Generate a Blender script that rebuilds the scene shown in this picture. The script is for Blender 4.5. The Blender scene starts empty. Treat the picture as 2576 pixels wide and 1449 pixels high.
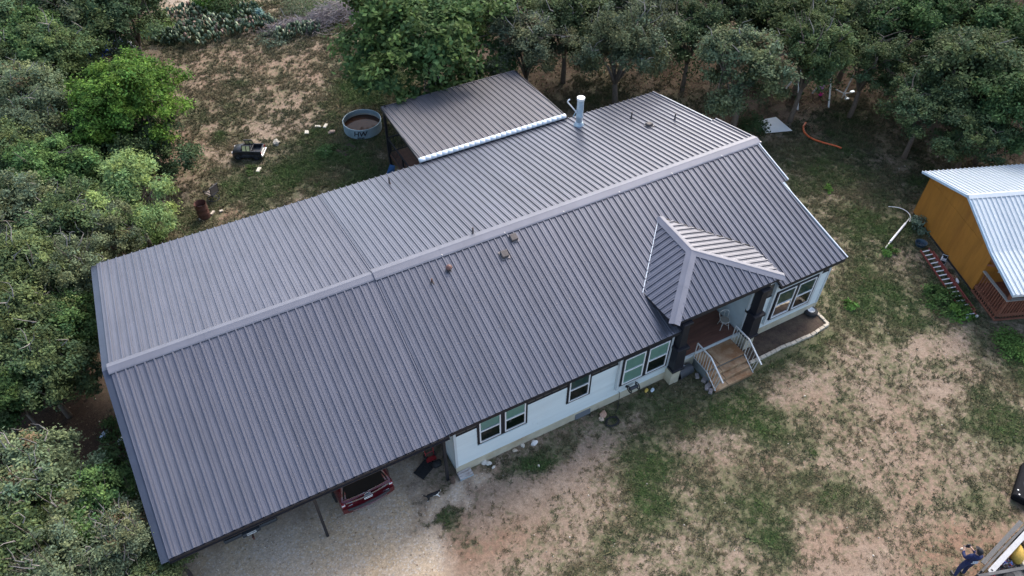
import bpy, bmesh, math, random
import numpy as np
from mathutils import Vector, Matrix

random.seed(7)
rng = np.random.default_rng(7)
S = bpy.context.scene
COL = S.collection
R = math.radians

# ------------------------------------------------------------------ camera
FPX = 1891.711                      # focal length in pixels of a 2576 px wide picture
PITCH, YAW, ROLL = R(46.043), R(-28.51), R(0.347)
CAM = np.array([-5.228, -13.89, 25.343])
FW = np.array([-math.sin(YAW) * math.cos(PITCH), math.cos(YAW) * math.cos(PITCH), -math.sin(PITCH)])
_r = np.array([math.cos(YAW), math.sin(YAW), 0.0])
_u = np.cross(_r, FW)
RT = _r * math.cos(ROLL) + _u * math.sin(ROLL)
UP = -_r * math.sin(ROLL) + _u * math.cos(ROLL)
cd = bpy.data.cameras.new('camera')
cam = bpy.data.objects.new('camera', cd)
COL.objects.link(cam)
cd.sensor_width = 36.0
cd.lens = FPX / 2576 * 36.0
cd.clip_start = 0.5
cd.clip_end = 3000
cam.matrix_world = Matrix(((RT[0], UP[0], -FW[0], CAM[0]), (RT[1], UP[1], -FW[1], CAM[1]),
                           (RT[2], UP[2], -FW[2], CAM[2]), (0, 0, 0, 1)))
S.camera = cam

# ------------------------------------------------------------------ sky, sun, exposure
SUN_EL, SUN_AZ = R(42), R(54)       # azimuth measured from +Y towards +X
W = bpy.data.worlds.new('World')
S.world = W
W.use_nodes = True
nt = W.node_tree
bg = nt.nodes['Background']
sky = nt.nodes.new('ShaderNodeTexSky')
sky.sky_type = 'NISHITA'
sky.sun_disc = False
sky.sun_elevation = SUN_EL
sky.sun_rotation = SUN_AZ
sky.air_density = 1.0
sky.dust_density = 3.0
sky.ozone_density = 0.5
nt.links.new(sky.outputs[0], bg.inputs[0])
bg.inputs[1].default_value = 0.15
sd = bpy.data.lights.new('sun', 'SUN')
sd.energy = 1.15
sd.angle = R(26)
sd.color = (1.0, 0.975, 0.94)
sun = bpy.data.objects.new('sun', sd)
COL.objects.link(sun)
sdir = Vector((math.sin(SUN_AZ) * math.cos(SUN_EL), math.cos(SUN_AZ) * math.cos(SUN_EL), math.sin(SUN_EL)))
sun.rotation_euler = sdir.to_track_quat('Z', 'Y').to_euler()
sun.location = sdir * 60
S.view_settings.view_transform = 'Standard'
S.view_settings.look = 'None'
S.view_settings.gamma = 1.0
S.view_settings.use_curve_mapping = False
S.view_settings.exposure = 1.25
S.render.engine = 'CYCLES'
S.cycles.use_denoising = True
S.cycles.max_bounces = 6
S.cycles.transparent_max_bounces = 8
S.cycles.caustics_reflective = False
S.cycles.caustics_refractive = False


# ------------------------------------------------------------------ where a picture point lies in the place
def ray(x, y):
    d = FW * FPX + RT * (x - 1288) - UP * (y - 724.5)
    return d / np.linalg.norm(d)


def G(x, y, z=0.0):                 # on the level z
    d = ray(x, y)
    return Vector(CAM + d * (z - CAM[2]) / d[2])


def YP(x, y, yy):                   # on the upright plane Y = yy
    d = ray(x, y)
    return Vector(CAM + d * (yy - CAM[1]) / d[1])


# ------------------------------------------------------------------ materials
MATS = {}


def mat(name, col, rough=0.6, metal=0.0, var=0.12, vscale=4.0, bump=0.0, bscale=30.0, rand=0.0, spec=0.5,
        stretch=(1, 1, 1), col2=None, coat=0.0, emit=None, c2pos=(0.45, 0.7), wave=None):
    if name in MATS:
        return MATS[name]
    m = bpy.data.materials.new(name)
    m.use_nodes = True
    t = m.node_tree
    N, Lk = t.nodes, t.links
    b = N['Principled BSDF']
    b.inputs['Roughness'].default_value = rough
    b.inputs['Metallic'].default_value = metal
    b.inputs['Specular IOR Level'].default_value = spec
    b.inputs['Coat Weight'].default_value = coat
    tc = N.new('ShaderNodeTexCoord')
    mp = N.new('ShaderNodeMapping')
    mp.inputs['Scale'].default_value = stretch
    Lk.new(tc.outputs['Object'], mp.inputs[0])
    nz = N.new('ShaderNodeTexNoise')
    nz.inputs['Scale'].default_value = vscale
    nz.inputs['Detail'].default_value = 6
    nz.inputs['Roughness'].default_value = 0.65
    Lk.new(mp.outputs[0], nz.inputs['Vector'])
    rp = N.new('ShaderNodeValToRGB')
    c = np.array(col[:3], float)
    e = rp.color_ramp.elements
    e[0].position, e[1].position = 0.3, 0.7
    e[0].color = (*np.clip(c * (1 - var), 0, 1), 1)
    e[1].color = (*np.clip(c * (1 + var), 0, 1), 1)
    Lk.new(nz.outputs['Fac'], rp.inputs[0])
    out = rp.outputs[0]
    if col2 is not None:
        n2 = N.new('ShaderNodeTexNoise')
        n2.inputs['Scale'].default_value = vscale * 0.37
        n2.inputs['Detail'].default_value = 8
        n2.inputs['Roughness'].default_value = 0.7
        Lk.new(mp.outputs[0], n2.inputs['Vector'])
        r2 = N.new('ShaderNodeMapRange')
        r2.inputs[1].default_value, r2.inputs[2].default_value = c2pos
        Lk.new(n2.outputs['Fac'], r2.inputs[0])
        mx = N.new('ShaderNodeMix')
        mx.data_type = 'RGBA'
        mx.inputs[7].default_value = (*col2[:3], 1)
        Lk.new(r2.outputs[0], mx.inputs[0])
        Lk.new(out, mx.inputs[6])
        out = mx.outputs[2]
    if rand:
        oi = N.new('ShaderNodeObjectInfo')
        mr = N.new('ShaderNodeMapRange')
        mr.inputs[3].default_value, mr.inputs[4].default_value = 1 - rand, 1 + rand
        Lk.new(oi.outputs['Random'], mr.inputs[0])
        hs = N.new('ShaderNodeHueSaturation')
        Lk.new(mr.outputs[0], hs.inputs['Value'])
        Lk.new(out, hs.inputs['Color'])
        out = hs.outputs[0]
    Lk.new(out, b.inputs['Base Color'])
    if bump:
        n3 = N.new('ShaderNodeTexNoise')
        n3.inputs['Scale'].default_value = bscale
        n3.inputs['Detail'].default_value = 4
        Lk.new(mp.outputs[0], n3.inputs['Vector'])
        bp = N.new('ShaderNodeBump')
        bp.inputs['Strength'].default_value = bump
        bp.inputs['Distance'].default_value = 0.02
        Lk.new(n3.outputs['Fac'], bp.inputs['Height'])
        Lk.new(bp.outputs[0], b.inputs['Normal'])
    MATS[name] = m
    return m


def glass(name, tint, rough=0.03, through=0.75):
    if name in MATS:
        return MATS[name]
    m = bpy.data.materials.new(name)
    m.use_nodes = True
    t = m.node_tree
    N, Lk = t.nodes, t.links
    N.remove(N['Principled BSDF'])
    tr = N.new('ShaderNodeBsdfTransparent')
    tr.inputs[0].default_value = (*tint, 1)
    gl = N.new('ShaderNodeBsdfGlossy')
    gl.inputs['Roughness'].default_value = rough
    fr = N.new('ShaderNodeFresnel')
    fr.inputs[0].default_value = 1.55
    ad = N.new('ShaderNodeMath')
    ad.operation = 'ADD'
    ad.use_clamp = True
    ad.inputs[1].default_value = 0.05
    Lk.new(fr.outputs[0], ad.inputs[0])
    mx = N.new('ShaderNodeMixShader')
    Lk.new(ad.outputs[0], mx.inputs[0])
    Lk.new(tr.outputs[0], mx.inputs[1])
    Lk.new(gl.outputs[0], mx.inputs[2])
    Lk.new(mx.outputs[0], N['Material Output'].inputs[0])
    MATS[name] = m
    return m


# ------------------------------------------------------------------ mesh building
WO = {}                             # world origin of objects that only carry a translation


class MB:
    def __init__(s):
        s.v, s.f, s.m = [], [], []

    def add(s, vs, fs, mi=0, M=None):
        o = len(s.v)
        s.v += [tuple(M @ Vector(v)) if M is not None else tuple(v) for v in vs]
        s.f += [tuple(i + o for i in f) for f in fs]
        s.m += [mi] * len(fs)
        return s

    def bx(s, x0, x1, y0, y1, z0, z1, mi=0, M=None):
        v = [(x, y, z) for z in (z0, z1) for x, y in ((x0, y0), (x1, y0), (x1, y1), (x0, y1))]
        return s.add(v, [(3, 2, 1, 0), (4, 5, 6, 7), (0, 1, 5, 4), (1, 2, 6, 5), (2, 3, 7, 6), (3, 0, 4, 7)], mi, M)

    def bar(s, a, b, w, h, up=(0, 0, 1), mi=0):      # box beam from a to b
        a, b = Vector(a), Vector(b)
        d = (b - a)
        L = d.length
        d.normalize()
        u = Vector(up)
        sd_ = d.cross(u)
        if sd_.length < 1e-5:
            sd_ = d.cross(Vector((1, 0, 0)))
        sd_.normalize()
        n = sd_.cross(d)
        M = Matrix((( sd_.x, d.x, n.x, a.x), (sd_.y, d.y, n.y, a.y), (sd_.z, d.z, n.z, a.z), (0, 0, 0, 1)))
        return s.bx(-w / 2, w / 2, 0, L, -h / 2, h / 2, mi, M)

    def tube(s, pts, r, n=8, mi=0, cap=True):
        pts = [Vector(p) for p in pts]
        rs = r if isinstance(r, (list, tuple)) else [r] * len(pts)
        rings, vs, fs = len(pts), [], []
        ref = Vector((0.13, 0.21, 1)).normalized()
        for i, p in enumerate(pts):
            d = (pts[min(i + 1, rings - 1)] - pts[max(i - 1, 0)]).normalized()
            a = d.cross(ref)
            if a.length < 1e-3:
                a = d.cross(Vector((1, 0, 0)))
            a.normalize()
            b = d.cross(a)
            for k in range(n):
                t = 2 * math.pi * k / n
                vs.append(p + (a * math.cos(t) + b * math.sin(t)) * rs[i])
        for i in range(rings - 1):
            for k in range(n):
                k2 = (k + 1) % n
                fs.append((i * n + k, i * n + k2, (i + 1) * n + k2, (i + 1) * n + k))
        if cap:
            fs.append(tuple(range(n))[::-1])
            fs.append(tuple((rings - 1) * n + k for k in range(n)))
        return s.add(vs, fs, mi)

    def lathe(s, prof, n=24, c=(0, 0, 0), mi=0, M=None):
        vs, fs = [], []
        for r_, z in prof:
            for k in range(n):
                t = 2 * math.pi * k / n
                vs.append((c[0] + r_ * math.cos(t), c[1] + r_ * math.sin(t), c[2] + z))
        for i in range(len(prof) - 1):
            for k in range(n):
                k2 = (k + 1) % n
                fs.append((i * n + k, i * n + k2, (i + 1) * n + k2, (i + 1) * n + k))
        if prof[0][0] > 1e-4:
            pass
        return s.add(vs, fs, mi, M)

    def prism(s, poly, t, M=None, mi=0):             # polygon in XY extruded by t in Z
        n = len(poly)
        vs = [(p[0], p[1], 0) for p in poly] + [(p[0], p[1], t) for p in poly]
        fs = [tuple(range(n))[::-1], tuple(range(n, 2 * n))] + [(i, (i + 1) % n, n + (i + 1) % n, n + i) for i in range(n)]
        return s.add(vs, fs, mi, M)

    def loft(s, secs, mi=0, cap=True):               # list of equally long closed sections
        n = len(secs[0])
        vs = [p for sec in secs for p in sec]
        fs = []
        for i in range(len(secs) - 1):
            for k in range(n):
                k2 = (k + 1) % n
                fs.append((i * n + k, i * n + k2, (i + 1) * n + k2, (i + 1) * n + k))
        if cap:
            fs += [tuple(range(n))[::-1], tuple((len(secs) - 1) * n + k for k in range(n))]
        return s.add(vs, fs, mi)

    def blob(s, c, rad, seed=0, jit=0.2, mi=0, sub=1):  # rough stone
        bm = bmesh.new()
        bmesh.ops.create_icosphere(bm, subdivisions=sub, radius=1)
        rr = random.Random(seed)
        vs = []
        for v in bm.verts:
            k = 1 + rr.uniform(-jit, jit)
            vs.append((c[0] + v.co.x * rad[0] * k, c[1] + v.co.y * rad[1] * k, c[2] + v.co.z * rad[2] * k))
        fs = [tuple(v.index for v in f.verts) for f in bm.faces]
        bm.free()
        return s.add(vs, fs, mi)

    def mesh(s, name, mats, smooth=False, bevel=0.0, fix=True):
        me = bpy.data.meshes.new(name)
        me.from_pydata(s.v, [], s.f)
        if not isinstance(mats, (list, tuple)):
            mats = [mats]
        for m_ in mats:
            me.materials.append(m_)
        me.polygons.foreach_set('material_index', s.m)
        if fix or bevel:
            bm = bmesh.new()
            bm.from_mesh(me)
            bmesh.ops.recalc_face_normals(bm, faces=bm.faces)
            if bevel:
                ed = [e for e in bm.edges if e.is_manifold and e.calc_face_angle(0) > 0.6]
                bmesh.ops.bevel(bm, geom=ed, offset=bevel, segments=1, affect='EDGES', clamp_overlap=True)
            bm.to_mesh(me)
            bm.free()
        if smooth:
            me.shade_smooth()
            if smooth != 'all':
                me.set_sharp_from_angle(angle=R(38))
        me.update()
        return me

    def build(s, name, mats, parent=None, smooth=False, bevel=0.0, world=True):
        return place(name, s.mesh(name, mats, smooth, bevel), parent, world)


def place(name, me, parent=None, world=True, M=None):
    o = bpy.data.objects.new(name, me)
    COL.objects.link(o)
    if parent is not None:
        o.parent = parent
    if world:
        base = WO.get(parent.name, Vector((0, 0, 0))) if parent is not None else Vector((0, 0, 0))
        if M is None:
            o.location = -base
            WO[o.name] = Vector((0, 0, 0))
        else:
            o.matrix_basis = Matrix.Translation(-base) @ M
    elif M is not None:
        o.matrix_basis = M
    return o


def tag(o, label=None, cat=None, group=None, kind=None):
    if label:
        o['label'] = label
    if cat:
        o['category'] = cat
    if group:
        o['group'] = group
    if kind:
        o['kind'] = kind
    return o


def thing(name, label, cat, loc=(0, 0, 0), rotz=0.0, group=None, scale=None):
    o = bpy.data.objects.new(name, None)
    o.empty_display_size = 0.3
    COL.objects.link(o)
    o.location = loc
    o.rotation_euler = (0, 0, rotz)
    if scale:
        o.scale = scale
    WO[o.name] = Vector(loc)
    return tag(o, label, cat, group)


def one(name, mb, mats, label, cat, group=None, smooth=False, bevel=0.0, loc=None, rotz=0.0):
    """a thing of one mesh; with loc the mesh is local, its origin at the thing's base"""
    o = mb.build(name, mats, None, smooth, bevel)
    if loc is not None:
        o.location = loc
        o.rotation_euler = (0, 0, rotz)
    return tag(o, label, cat, group)


def text_mesh(name, txt, size, m, parent, M, world=True, extrude=0.002, bend=None, font_shear=0.0, bold=0.0):
    cu = bpy.data.curves.new(name, 'FONT')
    cu.body = txt
    cu.size = size
    cu.extrude = extrude
    cu.align_x = 'CENTER'
    cu.align_y = 'CENTER'
    cu.shear = font_shear
    cu.resolution_u = 2
    cu.offset = size * bold
    tmp = bpy.data.objects.new(name + '_tmp', cu)
    COL.objects.link(tmp)
    dg = bpy.context.evaluated_depsgraph_get()
    me = bpy.data.meshes.new_from_object(tmp.evaluated_get(dg))
    bpy.data.objects.remove(tmp)
    bpy.data.curves.remove(cu)
    me.materials.clear()
    me.materials.append(m)
    if bend:                                          # wrap x around a cylinder of radius bend
        for v in me.vertices:
            a = v.co.x / bend
            rr = bend + v.co.z
            v.co = Vector((rr * math.sin(a), v.co.y, rr * math.cos(a) - bend))
    return place(name, me, parent, world, M)


# ------------------------------------------------------------------ noise for laying out the ground
def vnoise(x, y, scale, seed):
    g = np.random.default_rng(seed).random((257, 257))
    X, Y_ = x / scale + 71.3, y / scale + 37.7
    xi, yi = np.floor(X).astype(int), np.floor(Y_).astype(int)
    fx, fy = X - xi, Y_ - yi
    fx, fy = fx * fx * (3 - 2 * fx), fy * fy * (3 - 2 * fy)
    a, b = g[xi % 257, yi % 257], g[(xi + 1) % 257, yi % 257]
    c, d = g[xi % 257, (yi + 1) % 257], g[(xi + 1) % 257, (yi + 1) % 257]
    return (a * (1 - fx) + b * fx) * (1 - fy) + (c * (1 - fx) + d * fx) * fy


def fbm(x, y, scale, seed, n=4):
    o, amp, tot = 0, 1.0, 0
    for i in range(n):
        o = o + amp * vnoise(x, y, scale / 2 ** i, seed + i)
        tot += amp
        amp *= 0.55
    return o / tot
# ================================================================== GROUND
# (x, y in the picture, radius along X, radius along Y in metres, strength)
GRASS_SPOTS = [
    (1800, 1030, 2.0, 0.9, 1.0), (1890, 1060, 1.0, 1.0, .9), (1720, 1000, 2.0, .7, .75), (1600, 1010, 2.5, .5, .7), (2000, 930, 1.8, .7, 1.0),
    (2090, 870, 1.0, .6, .8), (1996, 1106, .28, .3, 1.1), (2085, 1245, .9, .9, 1.0), (1650, 1200, 1.5, 1.7, .75),
    (1660, 1270, 1.1, 1.6, .7), (1890, 1290, 1.7, 1.2, .75), (1930, 1370, 1.0, 1.0, .8), (1350, 1130, 1.3, .45, .9), (2470, 1050, 1.4, 1.6, .7),
    (2545, 1100, 1.0, 1.4, .85), (2380, 760, 1.2, 1.3, .9), (2420, 790, 1.0, 1.2, .8), (2180, 700, 3.2, 4.0, .55),
    (2250, 800, 2.4, 2.0, .55), (2100, 420, 5.5, 4.5, .5), (2180, 560, 3.0, 3.0, .6), (2160, 300, 5, 3, .45), (740, 440, 3.2, 2.6, .7),
    (860, 380, 3.0, 2.4, .75), (620, 480, 3.0, 2.0, .55), (900, 440, 3.0, 2.0, .6), (960, 200, 3.0, 3.6, .85), (930, 250, 2.5, 2.4, .8),
    (540, 350, .9, 1.0, .8), (820, 375, .9, .6, .9), (640, 230, 3, 3, .3), (450, 310, 1.5, 3, .45), (420, 560, 2.0, 2.0, .75), (350, 600, 2.0, 1.8, .85),
    (430, 80, 2.0, 2.4, .8), (800, 60, 3.5, 2.0, .6), (700, 20, 5, 2.5, .5), (500, 20, 6, 3, .5), (1500, 210, 5, 2.5, .5), (1650, 240, 5, 2.5, .5),
    (2300, 950, 1.2, 1.4, .35), (2530, 900, 2, 2, .6), (2350, 1000, .8, .8, .2), (2160, 1340, .7, .7, .5), (2480, 1290, .8, 1.0, .55),
    (1500, 1380, 1.6, .7, .35), (1140, 1260, .6, .5, .7), (1760, 1130, .7, .5, .4), (2030, 850, .7, .5, .8), (1990, 1190, 1.2, .6, .55),
    (2560, 940, 1.5, 1.5, .7), (1300, 1150, .5, .3, .5), (700, 100, 3, 2, .3), (900, 120, 2, 3, .35)]
BARE_SPOTS = [
    (2330, 870, 1.9, 1.3, 1.0), (2420, 960, 1.3, 1.2, .9), (2370, 1010, 1.2, 1.4, .8), (2290, 1100, 1.6, 2.0, .5), (2150, 1150, 2.0, 1.2, .45),
    (1420, 1180, 1.9, .7, .75), (1280, 1240, 1.0, 1.0, .8), (1290, 1330, 1.6, 1.2, .6), (1990, 990, 1.3, .8, .7), (1740, 1110, 1.4, .5, .8),
    (2060, 1320, 2.0, 1.4, .5), (2230, 1390, 2.6, 1.5, .55), (2470, 1370, 2.5, 1.6, .6), (460, 370, 1.5, 1.8, .9), (700, 180, 6, 5, .35),
    (545, 545, .9, .8, 1.0), (1170, 1400, 2.0, 1.0, .9), (2070, 330, 1.4, .8, .9), (2130, 1440, 3.0, 1.0, .5), (1960, 300, 2.0, 1.0, .6), (2120, 400, 1.0, .6, .5),
    (2470, 210, 2, 2, .4), (2230, 1230, 1.0, 1.0, .6)]
GRAVEL_SPOTS = [
    (760, 1420, 4.2, 2.6, 1.2), (900, 1350, 2.6, 1.9, 1.2), (1050, 1400, 1.6, 1.4, 1.1), (620, 1400, 3.0, 2.0, 1.1), (1000, 1260, 1.3, 1.3, 1.0),
    (1080, 1330, 1.2, 1.0, 1.0), (1160, 1215, .5, .35, 1.1), (1110, 1235, .6, .5, 1.0), (1060, 1180, 1.0, 1.0, .8), (1230, 1172, .7, .25, .7),
    (1130, 1390, 1.0, 1.0, .6), (900, 1200, 3.0, 3.0, 1.0), (500, 1449, 2.5, 2, .8), (2560, 1180, .6, .8, .4), (560, 0, 10, 2.6, .8), (800, 8, 6, 1.6, .7)]
RED_SPOTS = [
    (1270, 1150, 1.6, .35, 1.0), (1180, 1270, .8, .5, .7), (1230, 1330, 1.2, .8, .8), (1430, 1060, 1.5, .35, .6), (2150, 1330, 1.6, 1.4, .6), (2340, 1250, 2.0, 2.0, .35),
    (2450, 1400, 2.5, 1.4, .8), (1800, 1190, 2.0, .8, .45), (650, 180, 7, 6, .55), (560, 540, .8, .6, .8), (460, 360, 1.6, 2.0, .7), (420, 90, 1.5, 1.5, .8),
    (2070, 320, 1.6, .8, 1.0), (2160, 420, 2.0, 1.2, .5), (1880, 290, 1.2, .8, 1.0), (2300, 520, 1.5, 1.5, .5), (1480, 470 + 560, 1, .3, .4), (1640, 950, 1.2, .35, .6),
    (660, 90, 3, 2, .6), (840, 80, 1.0, 1.5, .7), (1960, 1210, 1.5, .8, .4), (2000, 1400, 2.2, 1.0, .5), (1560, 1340, 1.5, 1.2, .4)]
LITTER_SHADE_SPOTS = [  # leaf litter, also laid to paint canopy shade on the wood floor
    (100, 150, 9, 9, .9), (100, 400, 7, 8, 1.0), (60, 650, 6, 7, 1.0), (60, 900, 5, 6, 1.0), (120, 1150, 4.2, 4, 1.0), (150, 1400, 4, 4, 1.0),
    (300, 380, 3.0, 3.6, .9), (300, 50, 4, 5, .8), (330, 500, 1.6, 2, .5), (1450, 140, 9, 5, .8), (1750, 130, 9, 6, .9), (2000, 180, 8, 5, .9), (2450, 250, 8, 7, .9),
    (1100, 120, 4, 4, .5), (1860, 300, 2.5, 1.6, .6), (2150, 200, 5, 4, .8), (2040, 250, 4, 3, .5),
    (1300, 40, 7, 7, 1.2), (1450, 40, 10, 8, 1.2), (1700, 40, 10, 9, 1.2), (1900, 80, 9, 8, 1.2), (2150, 60, 11, 9, 1.2), (2400, 120, 10, 9, 1.2), (2576, 200, 9, 9, 1.2), (2300, -60, 16, 12, 1.2), (1700, -80, 16, 12, 1.2), (2500, 330, 5, 4, .9)]
_prep = {}


def spots(x, y, lst):
    key = id(lst)
    if key not in _prep:
        _prep[key] = [(G(px, py), rx, ry, k) for px, py, rx, ry, k in lst]
    o = np.zeros_like(x)
    for c, rx, ry, k in _prep[key]:
        d2 = ((x - c.x) / rx) ** 2 + ((y - c.y) / ry) ** 2
        o = np.maximum(o, k * np.exp(-d2 * 0.9))
    return o


def layout(x, y):
    wx = (fbm(x, y, 3.0, 11) - .5) * 3.2
    wy = (fbm(x, y, 3.0, 23) - .5) * 3.2
    X, Y_ = x + wx, y + wy
    n1 = fbm(x, y, 5.0, 3)
    n2 = fbm(x, y, 1.3, 41, 5)
    n3 = fbm(x, y, .5, 77, 3)
    grass = spots(X, Y_, GRASS_SPOTS)
    bare = spots(X, Y_, BARE_SPOTS)
    gravel = np.clip((spots(X, Y_, GRAVEL_SPOTS) - .30 + (n2 - .5) * .7) * 2.0, 0, 1)
    red = np.clip(spots(X, Y_, RED_SPOTS) * 1.15 + (n1 - .5) * 1.3 + (n2 - .5) * .9, 0, 1)
    litter = np.clip((spots(X, Y_, LITTER_SHADE_SPOTS) - .3 + (n2 - .5) * .5) * 2.4, 0, 1)  # litter mask, carries the painted canopy shade as well
    g = .52 + grass * .58 - bare * .36 + (n1 - .5) * .40 + (n2 - .5) * .55 + (n3 - .5) * .35
    g = np.clip(g * (1 - gravel * .97) * (1 - litter * .55), 0, 1)
    return g, gravel, red, litter


def axis(lo, hi, step, far):
    a = np.arange(lo, hi + step / 2, step)
    k = np.array([1.5, 4, 10, 25, 60, 150, far])
    return np.concatenate([(lo - k)[::-1], a, hi + k])


gx, gy = axis(-24, 60, .34, 900), axis(-17, 66, .34, 900)
XX, YY = np.meshgrid(gx, gy, indexing='ij')
nx, ny = XX.shape
xs, ys = XX.ravel(), YY.ravel()
gr, gv, rd, li = layout(xs, ys)
# gentle unevenness, none where the buildings stand
hz = (fbm(xs, ys, 2.2, 91) - .5) * .05 + (fbm(xs, ys, .8, 93, 2) - .5) * .025
built = np.maximum(((xs > -10.2) & (xs < 18.6) & (ys > -2.2) & (ys < 21)) * 1.0, ((xs > 22) & (xs < 36) & (ys > -7) & (ys < 5)) * 1.0)
hz = hz * (1 - .75 * built) - .02
far_ = np.maximum(np.abs(xs - 15), np.abs(ys - 25)) > 70
hz[far_] = -.02
me = bpy.data.meshes.new('ground')
idx = np.arange(nx * ny).reshape(nx, ny)
quads = np.stack([idx[:-1, :-1], idx[1:, :-1], idx[1:, 1:], idx[:-1, 1:]], -1).reshape(-1, 4)
me.vertices.add(nx * ny)
me.vertices.foreach_set('co', np.stack([xs, ys, hz], 1).ravel())
me.loops.add(quads.size)
me.loops.foreach_set('vertex_index', quads.ravel().astype(np.int32))
me.polygons.add(len(quads))
me.polygons.foreach_set('loop_start', np.arange(0, quads.size, 4, dtype=np.int32))
me.update(calc_edges=True)
at = me.color_attributes.new('soil', 'FLOAT_COLOR', 'POINT')
at.data.foreach_set('color', np.stack([gr, gv, rd, li], 1).astype(np.float32).ravel())
me.shade_smooth()


def ground_z(x, y):
    x, y = np.atleast_1d(np.asarray(x, float)), np.atleast_1d(np.asarray(y, float))
    h = (fbm(x, y, 2.2, 91) - .5) * .05 + (fbm(x, y, .8, 93, 2) - .5) * .025
    b = np.maximum(((x > -10.2) & (x < 18.6) & (y > -2.2) & (y < 21)) * 1.0, ((x > 22) & (x < 36) & (y > -7) & (y < 5)) * 1.0)
    return h * (1 - .75 * b) - .02


def ground_material():
    m = bpy.data.materials.new('earth')
    m.use_nodes = True
    t = m.node_tree
    N, L = t.nodes, t.links
    b = N['Principled BSDF']
    b.inputs['Roughness'].default_value = .95
    b.inputs['Specular IOR Level'].default_value = .15
    at_ = N.new('ShaderNodeVertexColor')
    at_.layer_name = 'soil'
    sp = N.new('ShaderNodeSeparateColor')
    L.new(at_.outputs['Color'], sp.inputs[0])
    ge = N.new('ShaderNodeNewGeometry')

    def noise(scale, detail=5, rough=.65, dist=0):
        n = N.new('ShaderNodeTexNoise')
        n.inputs['Scale'].default_value = scale
        n.inputs['Detail'].default_value = detail
        n.inputs['Roughness'].default_value = rough
        n.inputs['Distortion'].default_value = dist
        L.new(ge.outputs['Position'], n.inputs['Vector'])
        return n.outputs['Fac']

    def mr(v, a, b_, c=0, d=1):
        n = N.new('ShaderNodeMapRange')
        for i, q in enumerate((a, b_, c, d)):
            n.inputs[i + 1].default_value = q
        L.new(v, n.inputs[0])
        return n.outputs[0]

    def math_(op, a, b_):
        n = N.new('ShaderNodeMath')
        n.operation = op
        n.use_clamp = op != 'SUBTRACT'
        for i, q in enumerate((a, b_)):
            if isinstance(q, (int, float)):
                n.inputs[i].default_value = q
            else:
                L.new(q, n.inputs[i])
        return n.outputs[0]

    def mix(f, a, b_):
        n = N.new('ShaderNodeMix')
        n.data_type = 'RGBA'
        if isinstance(f, (int, float)):
            n.inputs[0].default_value = f
        else:
            L.new(f, n.inputs[0])
        for i, q in ((6, a), (7, b_)):
            if isinstance(q, tuple):
                n.inputs[i].default_value = (*q, 1)
            else:
                L.new(q, n.inputs[i])
        return n.outputs[2]
    big, mid, fine, tiny = noise(.35, 6), noise(1.7, 8, .7), noise(7, 8, .75, .3), noise(38, 4, .7)
    soil = mix(mr(mid, .35, .65), (.200, .140, .098), (.305, .232, .172))
    soil = mix(mr(tiny, .3, .75), soil, mix(.5, soil, (.40, .315, .245)))
    redc = mix(mr(fine, .35, .65), (.200, .105, .065), (.28, .165, .108))
    soil = mix(math_('MULTIPLY', sp.outputs[2], mr(fine, .2, .8, .45, 1)), soil, redc)
    vo = N.new('ShaderNodeTexVoronoi')
    vo.inputs['Scale'].default_value = 17
    L.new(ge.outputs['Position'], vo.inputs['Vector'])
    peb = mix(mr(vo.outputs['Distance'], .1, .6), (.62, .475, .315), (.52, .385, .245))
    vs_ = N.new('ShaderNodeSeparateColor')
    L.new(vo.outputs['Color'], vs_.inputs[0])
    peb = mix(mr(vs_.outputs[0], .75, .95), peb, (.62, .53, .42))
    peb = mix(mr(vs_.outputs[1], .85, .95, 0, .5), peb, (.29, .22, .16))
    peb = mix(mr(big, .42, .6), peb, mix(.45, peb, (.56, .50, .44)))
    soil = mix(sp.outputs[1], soil, peb)
    litter_shade = mix(mr(tiny, .35, .65), (.028, .019, .013), (.095, .060, .040))  # leaf litter brown, darkened to hold the shade of the canopy
    soil = mix(at_.outputs['Alpha'], soil, litter_shade)
    # thin dry thatch and short green between the tufts
    thatch = mix(mr(tiny, .3, .7), (.14, .112, .075), (.29, .235, .165))
    turf = mix(mr(fine, .35, .65), (.060, .078, .032), (.115, .130, .060))
    turf = mix(mr(mid, .45, .7, 0, .75), turf, (.17, .15, .085))
    gm = math_('ADD', sp.outputs[0], mr(noise(4.5, 8, .75, .4), .3, .7, -.4, .4))
    soil = mix(mr(gm, .36, .66, 0, .72), soil, thatch)
    soil = mix(math_('MULTIPLY', mr(gm, .38, .78), mr(tiny, .3, .6, .45, .95)), soil, turf)
    grain = N.new('ShaderNodeHueSaturation')
    L.new(mr(math_('ADD', math_('MULTIPLY', fine, .55), math_('MULTIPLY', noise(19, 5, .75), .45)), .36, .64, .62, 1.22), grain.inputs['Value'])
    L.new(soil, grain.inputs['Color'])
    soil = grain.outputs[0]
    L.new(soil, b.inputs['Base Color'])
    bp = N.new('ShaderNodeBump')
    bp.inputs['Strength'].default_value = .55
    bp.inputs['Distance'].default_value = .04
    hgt = math_('ADD', math_('MULTIPLY', fine, .6), math_('MULTIPLY', tiny, .4))
    L.new(hgt, bp.inputs['Height'])
    L.new(bp.outputs[0], b.inputs['Normal'])
    return m


me.materials.append(ground_material())
ground = place('ground', me)
tag(ground, kind='structure')


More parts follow.
